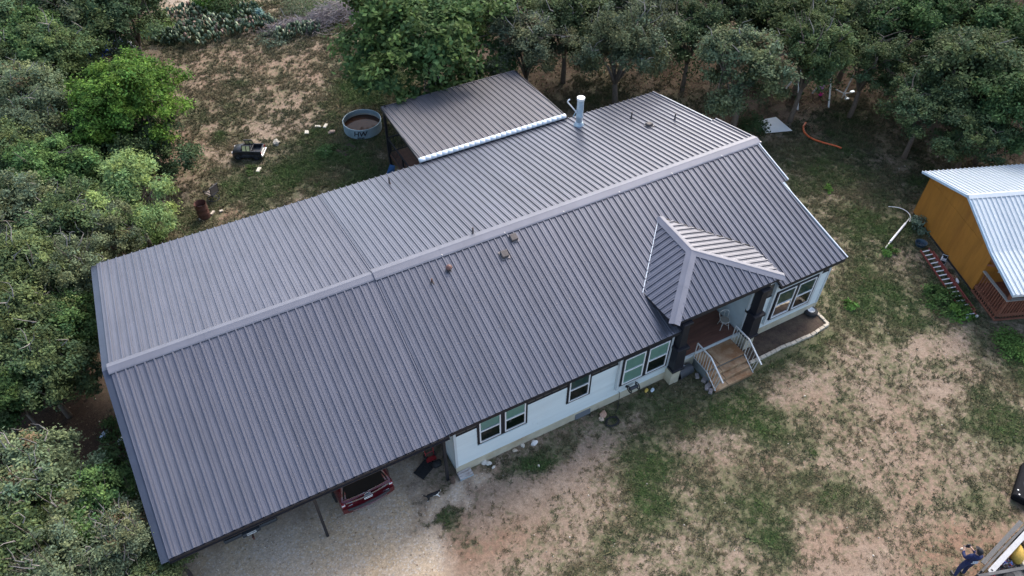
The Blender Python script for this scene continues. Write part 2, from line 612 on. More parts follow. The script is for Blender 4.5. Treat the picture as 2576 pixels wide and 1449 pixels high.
# ---------------------------------------------------------------- grass, pebbles, fallen leaves: nobody could count them
def soup(name, V, F, mats, mi, cols, label, cat):
    m = bpy.data.meshes.new(name)
    k = F.shape[1]
    m.vertices.add(len(V))
    m.vertices.foreach_set('co', V.astype(np.float32).ravel())
    m.loops.add(F.size)
    m.loops.foreach_set('vertex_index', F.ravel().astype(np.int32))
    m.polygons.add(len(F))
    m.polygons.foreach_set('loop_start', np.arange(0, F.size, k, dtype=np.int32))
    for q in mats:
        m.materials.append(q)
    if mi is not None:
        m.polygons.foreach_set('material_index', mi.astype(np.int32))
    m.update(calc_edges=True)
    if cols is not None:
        a = m.color_attributes.new('tint', 'FLOAT_COLOR', 'POINT')
        a.data.foreach_set('color', cols.astype(np.float32).ravel())
    return m


def tint_material(name, rough=.8, trans=0.0, spec=.2):
    m = bpy.data.materials.new(name)
    m.use_nodes = True
    t = m.node_tree
    N, L = t.nodes, t.links
    b = N['Principled BSDF']
    b.inputs['Roughness'].default_value = rough
    b.inputs['Specular IOR Level'].default_value = spec
    a = N.new('ShaderNodeVertexColor')
    a.layer_name = 'tint'
    oi = N.new('ShaderNodeObjectInfo')
    mu = N.new('ShaderNodeMix')
    mu.data_type = 'RGBA'
    mu.blend_type = 'MULTIPLY'
    mu.inputs[0].default_value = 1
    L.new(a.outputs['Color'], mu.inputs[6])
    L.new(oi.outputs['Color'], mu.inputs[7])
    L.new(mu.outputs[2], b.inputs['Base Color'])
    if trans:
        tr = N.new('ShaderNodeBsdfTranslucent')
        L.new(mu.outputs[2], tr.inputs[0])
        mx = N.new('ShaderNodeMixShader')
        mx.inputs[0].default_value = trans
        L.new(b.outputs[0], mx.inputs[1])
        L.new(tr.outputs[0], mx.inputs[2])
        L.new(mx.outputs[0], N['Material Output'].inputs[0])
    return m


LEAFMAT = tint_material('leaf', .75, .30, .12)
GRASSMAT = tint_material('grass blade', .8, .2, .15)
STONEMAT = tint_material('stone bit', .9)


def in_view(x, y, margin=60):
    d = np.stack([x, y, np.zeros_like(x)], 1) - CAM
    z = d @ FW
    u, v = 1288 + FPX * (d @ RT) / z, 724.5 - FPX * (d @ UP) / z
    return (u > -margin) & (u < 2576 + margin) & (v > -margin) & (v < 1449 + margin)


def not_built(x, y):
    house = (x > -.1) & (x < 18.1) & (y > -.05) & (y < 13)
    port = (x > -9.4) & (x < 0) & (y > .9) & (y < 13)
    bed = (x > 13.3) & (x < 18.9) & (y > -1.6) & (y < 0)
    stp = (x > 10.8) & (x < 13.2) & (y > -1.75) & (y < 0)
    cab = ((x - 27.33) * -.3655 + (y - 2.5) * -.931 > -.05) & ((x - 27.33) * -.3655 + (y - 2.5) * -.931 < 7.6) & ((x - 27.33) * .931 + (y - 2.5) * -.3655 > -.05)
    deck = (x > 4.9) & (x < 13) & (y > 13) & (y < 19)
    return ~(house | port | cab | deck | (bed & (x < 17.8) & (rng.random(len(x)) < .9)) | stp)


def scatter(n, dens):
    x, y = rng.uniform(-24, 60, n), rng.uniform(-16, 62, n)
    k = in_view(x, y)
    x, y = x[k], y[k]
    k = not_built(x, y)
    x, y = x[k], y[k]
    f = layout(x, y)
    k = rng.random(len(x)) < dens(f, x, y)
    return x[k], y[k], [q[k] for q in f]


def grass_mesh():
    def dens(f, x, y):
        c = fbm(x, y, .55, 201, 2) * .40 + fbm(x, y, .15, 211, 2) * .6   # tufts stand in small clumps
        k = np.clip((c - (.68 - .46 * f[0])) * 4.0, 0, 1)
        return np.clip(k + .02, 0, 1) * (1 - f[1] * .9) * (1 - .4 * f[3])
    x, y, f = scatter(2400000, dens)
    NB_ = 330000
    x, y = x[:NB_], y[:NB_]
    g = f[0][:NB_]
    n, B = len(x), 4
    gzv = ground_z(x, y)
    dist = np.hypot(x - CAM[0], y - CAM[1])
    size = rng.uniform(.028, .068, n) * (.75 + .8 * g) * np.clip(dist / 32, .8, 1.5)
    big = rng.random(n) < .05
    size[big] *= 1.8
    a0 = rng.uniform(0, 2 * np.pi, n)
    V = np.zeros((n, B, 3, 3))
    for b in range(B):
        a = a0 + b * 2 * np.pi / B + rng.uniform(-.5, .5, n)
        ln = size * rng.uniform(.7, 1.3, n)
        el = rng.uniform(.25, 1.1, n)
        dx, dy, dz = np.cos(a) * np.cos(el), np.sin(a) * np.cos(el), np.sin(el)
        w = size * .3
        px, py = -np.sin(a) * w, np.cos(a) * w
        ox, oy = x + np.cos(a) * size * .15, y + np.sin(a) * size * .15
        V[:, b, 0] = np.stack([ox - px, oy - py, gzv - .005], 1)
        V[:, b, 1] = np.stack([ox + px, oy + py, gzv - .005], 1)
        V[:, b, 2] = np.stack([ox + dx * ln * 1.5, oy + dy * ln * 1.5, gzv + dz * ln * 1.2], 1)
    dry = np.clip(fbm(x, y, 1.6, 5) * 1.3 - .1 + rng.normal(0, .25, n) - (g - .45) * .9, 0, 1)[:, None]
    vivid = np.clip((g - .6) * 2.2, 0, 1)[:, None]
    green = np.array([.082, .090, .050]) * (1 - vivid) + np.array([.075, .125, .038]) * vivid
    col = green * (1 - dry) + np.array([.20, .155, .095]) * dry
    col = col * rng.uniform(.6, 1.35, n)[:, None]
    col = np.repeat(np.concatenate([col, np.ones((n, 1))], 1), B * 3, 0)
    F = np.arange(n * B * 3).reshape(-1, 3)
    return soup('grass', V.reshape(-1, 3), F, [GRASSMAT], None, col, '', '')


o = place('grass', grass_mesh())
tag(o, 'short patchy grass tufts growing over the yard', 'grass', kind='stuff')

_ico = bmesh.new()
bmesh.ops.create_icosphere(_ico, subdivisions=1, radius=1)
OCT_V = np.array([(1, 0, 0), (-1, 0, 0), (0, 1, 0), (0, -1, 0), (0, 0, 1), (0, 0, -1)], float)
OCT_F = np.array([(0, 2, 4), (2, 1, 4), (1, 3, 4), (3, 0, 4), (2, 0, 5), (1, 2, 5), (3, 1, 5), (0, 3, 5)])
_ico.free()


def pebble_mesh(n_try, dens, lo, hi, colours, nmax):
    x, y, f = scatter(n_try, dens)
    x, y = x[:nmax], y[:nmax]
    n = len(x)
    s = rng.uniform(lo, hi, n) ** 1.0
    sc = s[:, None] * rng.uniform(.6, 1.3, (n, 3)) * np.array([1, 1, .55])
    P = OCT_V[None] * sc[:, None, :] * rng.uniform(.75, 1.25, (n, 6, 1))
    a = rng.uniform(0, 6.28, n)
    ca, sa = np.cos(a)[:, None], np.sin(a)[:, None]
    V = np.stack([P[..., 0] * ca - P[..., 1] * sa + x[:, None], P[..., 0] * sa + P[..., 1] * ca + y[:, None],
                  P[..., 2] + ground_z(x, y)[:, None] + s[:, None] * .25], -1)
    c = np.array(colours)[rng.integers(0, len(colours), n)] * rng.uniform(.75, 1.2, n)[:, None]
    c = np.repeat(np.concatenate([c, np.ones((n, 1))], 1), 6, 0)
    F = (OCT_F[None] + (np.arange(n) * 6)[:, None, None]).reshape(-1, 3)
    return V.reshape(-1, 3), F, c


V, F, c = pebble_mesh(420000, lambda f, x, y: f[1] * .9 * (y < 14), .010, .030, [(.62, .52, .40), (.52, .41, .29), (.66, .59, .49), (.38, .27, .17), (.57, .45, .32)], 26000)
o = place('gravel_stones', soup('gravel_stones', V, F, [STONEMAT], None, c, '', ''))
tag(o, 'loose pale limestone gravel of the drive', 'gravel', kind='stuff')
V, F, c = pebble_mesh(200000, lambda f, x, y: .035 + .05 * f[3], .012, .04, [(.5, .45, .36), (.3, .2, .13), (.6, .55, .47), (.2, .13, .08), (.45, .33, .22)], 9000)
o = place('scattered_pebbles', soup('scattered_pebbles', V, F, [STONEMAT], None, c, '', ''))
tag(o, 'small stones and dead leaves scattered over the yard', 'pebbles', kind='stuff')


def undergrowth():
    """low brush between the trunks, coloured dark in place of canopy shade"""
    x, y, f = scatter(420000, lambda f, x, y: np.clip((f[3] - .62) * 3, 0, 1) * np.clip((fbm(x, y, 1.8, 301, 3) - .36) * 6, 0, 1) * ~((x > -12.6) & (x < -9) & (y > 4.5) & (y < 9.5)))
    x, y = x[:75000], y[:75000]
    n = len(x)
    h = 1.5 * np.clip((fbm(x, y, 1.8, 301, 3) - .34) * 4, 0.1, 1)
    P = np.stack([x, y, ground_z(x, y) + h * rng.random(n) ** .6 + .05], 1)
    nr = rng.normal(0, .7, (n, 3)) + np.array([0, 0, 1.0])
    nr /= np.linalg.norm(nr, axis=1)[:, None]
    ta = np.cross(nr, rng.normal(0, 1, (n, 3)))
    ta /= np.linalg.norm(ta, axis=1)[:, None]
    b_ = np.cross(nr, ta)
    s_ = .10 * rng.uniform(.6, 1.4, n)[:, None]
    V = np.stack([P - ta * s_, P + b_ * s_ * .5, P + ta * s_, P - b_ * s_ * .5], 1).reshape(-1, 3)
    c_ = np.array([.046, .072, .034])[None] * (.6 + fbm(x, y, .6, 311, 2))[:, None] * rng.uniform(.7, 1.3, n)[:, None]  # dark leaf colour stands in for canopy shade on the wood floor
    c_ = np.repeat(np.concatenate([c_, np.ones((n, 1))], 1), 4, 0)
    return soup('undergrowth', V, np.arange(n * 4).reshape(-1, 4), [LEAFMAT], None, c_, '', '')


tag(place('undergrowth', undergrowth()), 'leafy undergrowth on the floor of the wood, coloured dark as canopy shade', 'undergrowth', kind='stuff')
# ================================================================== HOUSE, CARPORT, PATIO COVER
YF, YR, YB = -0.333, 5.873, 13.119
ZE, ZR, ZB = 3.30, 5.614, 4.17
XJ, XL, XE = -0.31, -9.606, 17.84
SF, SB = (ZR - ZE) / (YR - YF), (ZR - ZB) / (YB - YR)
NF, NB = Vector((0, -SF, 1)).normalized(), Vector((0, SB, 1)).normalized()


def zf(y):
    return ZR - SF * (YR - y)


def zb(y):
    return ZR - SB * (y - YR)


def on_plane(px, py, p0, n):
    d = Vector(ray(px, py))
    c = Vector(CAM)
    return c + d * ((Vector(p0) - c).dot(n) / d.dot(n))


def RF(px, py):
    return on_plane(px, py, (0, YR, ZR), NF)


def RB(px, py):
    return on_plane(px, py, (0, YR, ZR), NB)


M_ROOF = mat('charcoal metal roofing', (.155, .157, .182), .30, .55, .12, 1.1, rand=.06, spec=.7, stretch=(3, .5, 1), col2=(.172, .176, .205), bump=.03, bscale=1.2)
M_ROOF2 = mat('weathered charcoal roofing', (.135, .128, .138), .45, .1, .12, 1.1, rand=.05, spec=.5, stretch=(3, .5, 1), col2=(.155, .145, .15))
M_ROOFC = mat('carport charcoal roofing', (.140, .142, .170), .36, .38, .12, 1.1, rand=.05, spec=.55, stretch=(3, .5, 1), col2=(.16, .16, .186), bump=.03, bscale=1.2)
M_CAP = mat('charcoal ridge flashing', (.172, .175, .205), .42, .25, .08, 2, spec=.5)
M_RAKE = mat('blue black rake trim', (.05, .062, .09), .35, .3, .1, 2, spec=.5)
M_BLACK = mat('black painted metal', (.016, .017, .022), .45, 0, .2, 3)
M_TRIM = mat('black painted trim', (.012, .013, .019), .5, 0, .2, 3)
M_SIDING = mat('pale blue white siding', (.70, .765, .765), .6, 0, .05, 1.2, rand=.025, bump=.15, bscale=25, stretch=(.4, 1, 3), col2=(.60, .655, .645), c2pos=(.55, .9))
M_PALE = mat('pale grey trim board', (.55, .59, .60), .6, 0, .06, 2)
M_WHITE = mat('white vinyl', (.80, .80, .80), .4, 0, .04, 3)
M_BAND = mat('brown board band', (.085, .074, .064), .7, 0, .15, 3, rand=.08)
M_SKIRT = mat('beige block skirting', (.50, .455, .345), .85, 0, .14, 1.6, bump=.3, bscale=30, col2=(.36, .27, .17), c2pos=(.5, .75))
M_DECK = mat('red brown deck boards', (.15, .066, .044), .6, 0, .25, 1.5, rand=.1, stretch=(1, 5, 1), col2=(.10, .05, .036))
M_CONC = mat('rust stained concrete', (.36, .245, .145), .8, 0, .2, 2.6, bump=.25, bscale=40, col2=(.21, .10, .04), c2pos=(.42, .60))
M_DARK = mat('dark interior', (.02, .02, .022), .9, 0, .1, 3)
M_INNER = mat('porch inner wall', (.45, .53, .56), .7, 0, .08, 2)
M_STEEL = mat('weathered white steel', (.62, .62, .60), .4, .2, .12, 10, col2=(.38, .28, .2), c2pos=(.6, .75))
M_FASTEN = mat('dull fastener', (.22, .2, .2), .6, .3, .2, 3)
M_GALV = mat('galvanised sheet', (.42, .53, .60), .38, .35, .14, 5, col2=(.55, .6, .63))
M_FOAM = mat('white flashing tape', (.84, .88, .90), .45, 0, .04, 5)
M_RUST = mat('rusty iron', (.13, .055, .04), .8, .1, .3, 9, bump=.3, bscale=60, col2=(.07, .035, .028))
M_VENT = mat('weathered brown vent', (.085, .07, .066), .6, 0, .25, 8)

PROF = [(-.5, 0), (-.36, 0), (-.335, .011), (-.275, .011), (-.25, 0), (-.115, 0), (-.070, .050), (.070, .050), (.115, 0),
        (.25, 0), (.275, .011), (.335, .011), (.36, 0)]


def line_poly(poly, s_):
    ts = []
    n = len(poly)
    for i in range(n):
        (a, b), (c, d) = poly[i], poly[(i + 1) % n]
        if abs(a - c) < 1e-9:
            if abs(a - s_) < 1e-7:
                ts += [b, d]
        elif min(a, c) - 1e-9 <= s_ <= max(a, c) + 1e-9:
            ts.append(b + (d - b) * (s_ - a) / (c - a))
    return (min(ts), max(ts)) if ts else None


def rib_panels(parent, O, ex, ey, nn, poly, pitch, m, nrib=3, fan=0.0, T=1.0, shift=0.0, name='roof_panel', lift=0.0):
    O, ex, ey, nn = Vector(O), Vector(ex), Vector(ey), Vector(nn)
    Wp = pitch * nrib
    s_lo, s_hi = min(p[0] for p in poly), max(p[0] for p in poly)
    k = math.floor((s_lo - shift) / Wp)
    while shift + k * Wp < s_hi - 1e-6:
        a, b = shift + k * Wp, shift + (k + 1) * Wp
        k += 1
        pts = []
        for i in range(nrib):
            c = a + (i + .5) * pitch
            pts += [(c + u * pitch, h) for u, h in PROF]
        pts.append((b + .018, .0))
        pts += [(p[0], None) for p in poly if a + 1e-6 < p[0] < b - 1e-6]
        pts.sort(key=lambda q: q[0])
        fill = []
        for i, (s_, h) in enumerate(pts):
            if h is None:
                j0 = max([q for q in pts[:i] if q[1] is not None], key=lambda q: q[0], default=(s_, 0))
                j1 = min([q for q in pts[i + 1:] if q[1] is not None], key=lambda q: q[0], default=(s_, 0))
                h = j0[1] if j1[0] - j0[0] < 1e-9 else j0[1] + (j1[1] - j0[1]) * (s_ - j0[0]) / (j1[0] - j0[0])
            if s_ < s_lo - 1e-7 or s_ > s_hi + 1e-7:
                continue
            r_ = line_poly(poly, s_)
            if r_ and r_[1] - r_[0] > -1e-6:
                fill.append((s_, h, r_[0], r_[1]))
        if len(fill) < 2:
            continue
        mb = MB()
        vs, fs = [], []
        for s_, h, t0, t1 in fill:
            for t in (t0, t1):
                q = s_ * (1 + fan * (1 - t / T))
                vs.append(O + ex * q + ey * t + nn * (h + lift + .002 * (k % 2)))
        for i in range(len(fill) - 1):
            fs.append((2 * i, 2 * i + 2, 2 * i + 3, 2 * i + 1))
        mb.add(vs, fs)
        place(name, mb.mesh(name, m, fix=False), parent)


def screws(parent, O, ex, ey, nn, s0, s1, t_rows, pitch, m, name='screw_row', off=0.0):
    for t in t_rows:
        mb = MB()
        s_ = s0 + pitch
        while s_ < s1 - .02:
            c = Vector(O) + Vector(ex) * (s_ + off) + Vector(ey) * t + Vector(nn) * .008
            mb.bx(c.x - .012, c.x + .012, c.y - .012, c.y + .012, c.z - .006, c.z + .006)
            s_ += pitch
        mb.build(name, m, parent)


def cap_piece(parent, x0, x1, y, z, wf, wb, sf, sb, m, up=.05, name='ridge_cap'):
    th = .012
    sec = [(-wf, -wf * sf + up - .035), (-wf, -wf * sf + up), (-wf * .82, -wf * .82 * sf + up + .012), (-.05, -.05 * sf + up + .016), (0, up + .02), (.05, -.05 * sb + up + .016),
           (wb * .82, -wb * .82 * sb + up + .012), (wb, -wb * sb + up), (wb, -wb * sb + up - .035)]
    mb = MB()
    vs = [(x, y + a, z + b) for x in (x0, x1) for a, b in sec]
    n = len(sec)
    mb.add(vs, [(i, i + 1, n + i + 1, n + i) for i in range(n - 1)])
    return mb.build(name, m, parent)


HOUSE = thing('ranch_house', 'long pale blue ranch house under a charcoal ribbed metal roof', 'house', (9, 6, 0))

# ---- walls
wall = MB().bx(0, 10.3, 0, 12.8, .06, 3.24).bx(13.45, 18, 0, 12.8, .06, 3.24).bx(10.3, 13.45, 2.3, 12.8, .06, 3.24).build('wall', M_INNER, HOUSE)
for x in (.02, 17.98):
    gab = MB()
    p = [(0.0, 3.22), (12.8, 3.22), (12.8, zb(12.8) - .1), (YR, ZR - .1), (.05, zf(.05) - .1)]
    gab.add([(x + d, a, b) for d in (-.05, .05) for a, b in p], [(0, 1, 2, 3, 4), (9, 8, 7, 6, 5)] + [(i, (i + 1) % 5, 5 + (i + 1) % 5, 5 + i) for i in range(5)])
    gab.build('gable_wall', M_SIDING, HOUSE)
sk = MB().bx(-.03, 10.3, -.045, .02, -.1, .43).bx(13.45, 18.03, -.045, .02, -.1, .43).bx(10.3, 13.45, -.03, .03, -.1, .62).bx(17.98, 18.035, .02, 12.8, -.1, .43)
sk.build('skirting', M_SKIRT, HOUSE)

WINDOWS = [(.90, 1.94, 1.33, 2.90, 'blind', 'dark'), (1.94, 2.98, 1.33, 2.90, 'teal', 'dark'), (4.70, 5.77, 1.36, 2.96, 'slat', 'dark'),
           (7.10, 8.24, 1.12, 2.86, 'teal', 'teal'), (8.24, 9.38, 1.12, 2.86, 'teal', 'dark'),
           (14.85, 16.0, .97, 2.72, 'grey', 'dark'), (16.0, 17.15, .97, 2.72, 'grey', 'dark')]
OPEN = [(.90, 2.98, 1.33, 3.3), (4.70, 5.77, 1.36, 3.3), (6.98, 9.52, 1.0, 3.3), (14.68, 17.34, .85, 3.3)]
# lap siding, board by board
rr = random.Random(4)
zrow = .42
while zrow < 2.40:
    z1 = min(zrow + .187, 2.455)
    for xa, xb in ((0.05, 10.22), (13.53, 17.93)):
        cuts = [(xa, xb)]
        for o0, o1, q0, q1 in OPEN:
            nc = []
            for a, b in cuts:
                if z1 > q0 + .02 and zrow < q1 and o1 > a and o0 < b:
                    if o0 > a + .02:
                        nc.append((a, o0 - .002))
                    if o1 < b - .02:
                        nc.append((o1 + .002, b))
                else:
                    nc.append((a, b))
            cuts = nc
        for a, b in cuts:
            js, x = [a], a + rr.uniform(.8, 3.6)
            while x < b - .5:
                js.append(x)
                x += 3.66
            js.append(b)
            for p, q in zip(js[:-1], js[1:]):
                mb = MB()
                e = rr.uniform(-.0015, .0015)
                mb.add([(p + .002, -.030 + e, zrow), (q - .002, -.030 + e, zrow), (q - .002, -.012, z1 + .01), (p + .002, -.012, z1 + .01),
                        (p + .002, 0, zrow), (q - .002, 0, zrow), (q - .002, 0, z1 + .01), (p + .002, 0, z1 + .01)],
                       [(0, 1, 2, 3), (0, 4, 5, 1), (3, 2, 6, 7), (0, 3, 7, 4), (1, 5, 6, 2)])
                mb.build('siding_board', M_SIDING, wall)
    zrow += .187
for za in np.arange(.42, 3.2, .187):
    MB().add([(-.03, .02, za), (-.03, 12.7, za), (-.012, 12.7, za + .195), (-.012, .02, za + .195), (0, .02, za), (0, 12.7, za), (0, 12.7, za + .195), (0, .02, za + .195)],
             [(0, 1, 2, 3), (0, 4, 5, 1), (3, 2, 6, 7), (0, 3, 7, 4), (1, 5, 6, 2)]).build('siding_board', M_SIDING, wall)
# brown band between the windows with battens
for a, b in ((.06, .90), (2.98, 4.70), (5.77, 6.98), (9.52, 10.24), (13.52, 14.68), (17.34, 17.93)):
    MB().bx(a, b, -.04, .005, 2.455, 2.51).build('band_sill', M_TRIM, wall)
    n = max(1, round((b - a) / .36))
    w = (b - a) / n
    for i in range(n):
        MB().bx(a + i * w + .018, a + (i + 1) * w - .018, -.016, .005, 2.512, 3.22).build('band_panel', M_BAND, wall)
        if i:
            MB().bx(a + i * w - .016, a + i * w + .016, -.036, .005, 2.512, 3.22).build('batten', M_TRIM, wall)
for x0, x1 in ((-.035, .06), (10.22, 10.33), (13.42, 13.53), (17.93, 18.035)):
    MB().bx(x0, x1, -.048, .02 if x0 != 10.22 else 0, .42, 3.22).build('corner_board', M_PALE, wall)
# pale surrounds of the two wide windows
for x0, x1, z0 in ((6.98, 9.52, 1.0), (14.68, 17.34, .85)):
    for a, b in ((x0, x0 + .115), (x1 - .135, x1)):
        MB().bx(a, b, -.15, .005, z0 - .12, 3.2).build('window_surround', M_PALE, wall)
    MB().bx(x0 + .117, x1 - .137, -.14, .005, z0 - .06, z0 + .115).build('window_apron', M_PALE, wall)
    MB().bx(x0 + .117, x1 - .137, -.14, .005, z0 + 1.88, 3.2).build('window_head_board', M_PALE, wall)

G_TEAL = glass('teal window glass', (.78, .95, .90), .03)
G_DARK = glass('dark window glass', (.45, .60, .60), .03)
M_BLIND = mat('closed window blind', (.55, .70, .665), .7, 0, .08, 3)
M_BLIND2 = mat('dark grey green blind', (.16, .30, .28), .7, 0, .1, 3)  # darker grey green colour for some upper sashes and the slats
M_ROOM_SHADE = mat('painted room shade', (.012, .022, .024), .7, 0, .6, 2.5)  # flat dark colour painted as the shade of the room inside
for (x0, x1, z0, z1, up, lo) in WINDOWS:
    yb = -.13 if (6.9 < x0 < 9.5 or x0 > 14) else 0.0
    t = .085
    mb = MB().bx(x0, x0 + t, yb - .05, yb + .03, z0, z1).bx(x1 - t, x1, yb - .05, yb + .03, z0, z1)
    mb.bx(x0 + t, x1 - t, yb - .05, yb + .03, z0, z0 + t).bx(x0 + t, x1 - t, yb - .05, yb + .03, z1 - t, z1)
    wn = mb.build('window', M_TRIM, HOUSE)
    a, b, c, d = x0 + t, x1 - t, z0 + t, z1 - t
    w = .05
    mid = (c + d) / 2
    fr = MB().bx(a + .002, a + w, yb - .07, yb + .02, c, d).bx(b - w, b - .002, yb - .07, yb + .02, c, d)
    fr.bx(a + w, b - w, yb - .072, yb + .02, c + .001, c + w).bx(a + w, b - w, yb - .07, yb + .02, d - w, d - .001).bx(a + w, b - w, yb - .075, yb + .01, mid - .028, mid + .028)
    fr.build('sash_frame', M_WHITE, wn)
    for (lo_z, hi_z, kind) in ((mid + .03, d - w - .002, up), (c + w + .002, mid - .03, lo)):
        MB().add([(a + w + .002, yb - .045, lo_z), (b - w - .002, yb - .045, lo_z), (b - w - .002, yb - .045, hi_z), (a + w + .002, yb - .045, hi_z)], [(0, 1, 2, 3)]).build('pane', G_TEAL if kind in ('teal', 'blind') else G_DARK, wn)
        bm_ = {'teal': M_BLIND, 'blind': M_BLIND, 'grey': M_BLIND2, 'slat': M_ROOM_SHADE, 'dark': M_ROOM_SHADE}[kind]
        if kind in ('blind', 'slat'):
            mb = MB().bx(a + w + .003, b - w - .003, yb - .022, yb - .018, lo_z, hi_z, 1)
            zz = lo_z + .02
            while zz < hi_z - .02:
                mb.add([(a + w + .004, yb - .036, zz), (b - w - .004, yb - .036, zz), (b - w - .004, yb - .024, zz + .028), (a + w + .004, yb - .024, zz + .028)], [(0, 1, 2, 3)])
                zz += .042
            mb.build('blind', [M_BLIND if kind == 'blind' else M_BLIND2, M_ROOM_SHADE], wn)
        else:
            MB().bx(a + w + .003, b - w - .003, yb - .03, yb - .02, lo_z, hi_z).build('shade' if kind != 'dark' else 'screen_room_shade', bm_, wn)  # dark sheet behind lower panes stands for screen and room shade

# ---- porch recess: floor boards, side walls, ceiling, columns
PZ = .80
floor_ = MB().bx(10.34, 13.41, .02, 2.29, .3, PZ - .03).build('porch_floor', M_DECK, HOUSE)
nb = 17
for i in range(nb):
    w = 2.27 / nb
    MB().bx(10.345, 13.405, .022 + i * w, .022 + (i + 1) * w - .006, PZ - .028, PZ).build('deck_board', M_DECK, floor_)
MB().bx(10.34, 13.41, -.035, .018, .62, PZ + .002).build('porch_edge', M_PALE, HOUSE)
MB().bx(10.305, 13.445, .0, 2.29, 3.26, 3.3).build('porch_ceiling', M_PALE, HOUSE)
door = MB().bx(11.4, 12.36, 2.25, 2.298, PZ + .01, 2.85).build('door', mat('dark door', (.03, .035, .045), .4), HOUSE)
MB().bx(12.22, 12.28, 2.19, 2.25, 1.75, 1.85).build('handle', M_STEEL, door)
for i, xc in enumerate((9.78, 13.72)):
    mb = MB()
    dz = -.08 * i

    def fr_(z0, z1, w0, w1):
        for s_, z in ((w0, z0), (w1, z1)):
            pass
        v = [(xc + sx * s_, -.24 + sy * s_, z + dz) for s_, z in ((w0 / 2, z0), (w1 / 2, z1)) for sx, sy in ((-1, -1), (1, -1), (1, 1), (-1, 1))]
        mb.add(v, [(3, 2, 1, 0), (4, 5, 6, 7), (0, 1, 5, 4), (1, 2, 6, 5), (2, 3, 7, 6), (3, 0, 4, 7)])
    fr_(.88, 1.0, .60, .60)
    fr_(1.0, 2.16, .52, .46)
    fr_(2.16, 2.30, .60, .60)
    fr_(2.30, 3.62, .36, .32)
    fr_(3.62, 3.74, .46, .46)
    cmx = mb.build('column', M_TRIM, HOUSE, bevel=.008)
    MB().bx(xc - .22, xc + .22, -.44, -.02, -.1, .88 + dz).build('column_footing', M_SKIRT, HOUSE)

# ---- main roof
roof = MB()
for x0, x1, y0, y1 in ((XJ + .05, 9.75, YF + .02, YR), (9.75, 14.7, 1.5, YR), (14.7, XE, YF + .02, YR)):
    roof.add([(x0, y0, zf(y0) - .03), (x1, y0, zf(y0) - .03), (x1, y1, zf(y1) - .03), (x0, y1, zf(y1) - .03),
              (x0, y0, zf(y0) - .13), (x1, y0, zf(y0) - .13), (x1, y1, zf(y1) - .13), (x0, y1, zf(y1) - .13)],
             [(0, 1, 2, 3), (7, 6, 5, 4), (0, 4, 5, 1), (1, 5, 6, 2), (3, 7, 4, 0)])
roof.add([(XJ + .05, YB - .02, zb(YB) - .03), (17.7, YB - .02, zb(YB) - .03), (17.7, YR, ZR - .03), (XJ + .05, YR, ZR - .03),
          (XJ + .05, YB - .02, zb(YB) - .13), (17.7, YB - .02, zb(YB) - .13), (17.7, YR, ZR - .13), (XJ + .05, YR, ZR - .13)],
         [(0, 1, 2, 3), (7, 6, 5, 4), (0, 4, 5, 1), (1, 5, 6, 2), (3, 7, 4, 0)])
roof = roof.build('roof', M_BLACK, HOUSE)
eyf, eyb = Vector((0, 1, SF)).normalized(), Vector((0, -1, SB)).normalized()
TF, TB = math.hypot(YR - YF, ZR - ZE), math.hypot(YB - YR, ZR - ZB)
P1 = .277
c1, c2, tc, ts = 35 * P1, 53 * P1, (1.45 - YF) * TF / (YR - YF), (3.62 - YF) * TF / (YR - YF)
Of, exf = Vector((XJ, YF, ZE)), Vector((1, 0, 0))
FAN = .026
smax, sext = XE - XJ, XE - XJ + .26
rib_panels(roof, Of, exf, eyf, NF, [(0, 0), (c1, 0), (c1, TF), (0, TF)], P1, M_ROOF, 3, FAN, TF)
rib_panels(roof, Of, exf, eyf, NF, [(c1, tc), (c2, tc), (c2, TF), (c1, TF)], P1, M_ROOF, 3, FAN, TF)
rib_panels(roof, Of, exf, eyf, NF, [(c2, 0), (smax, 0), (17.91, ts), (17.91, TF), (c2, TF)], P1, M_ROOF, 3, FAN, TF)
rib_panels(roof, Of, exf, eyf, NF, [(17.91, ts), (18.25, ts), (18.21, TF), (17.91, TF)], P1, M_ROOF, 3, FAN, TF)
Ob = Vector((XJ, YB, ZB))
tb = (YB - 8.6) * TB / (YB - YR)
rib_panels(roof, Ob, exf, eyb, NB, [(0, 0), (18.02, 0), (18.02, TB), (0, TB)], P1, M_ROOF, 3)
rib_panels(roof, Ob, exf, eyb, NB, [(18.02, tb), (18.32, tb), (18.32, TB), (18.02, TB)], P1, M_ROOF, 3)
screws(roof, Of, exf, eyf, NF, 0, c1, np.arange(.5, TF - .3, 1.2), P1, M_FASTEN, off=.05)
screws(roof, Ob, exf, eyb, NB, 0, 18.0, np.arange(.4, TB - .3, 1.2), P1, M_FASTEN, off=.05)
x = XJ - .06
for i in range(7):
    x1 = min(x + 2.70, 18.06)
    cap_piece(roof, x, x1 + .012 * (i < 6), YR, ZR + .012 + .004 * (i % 2), .30, .27, SF, SB, M_CAP)
    MB().bx(x1 - .006, x1 + .010, YR - .29, YR - .0, ZR + .0, ZR + .002).build('cap_joint', M_STEEL, roof)
    x = x1
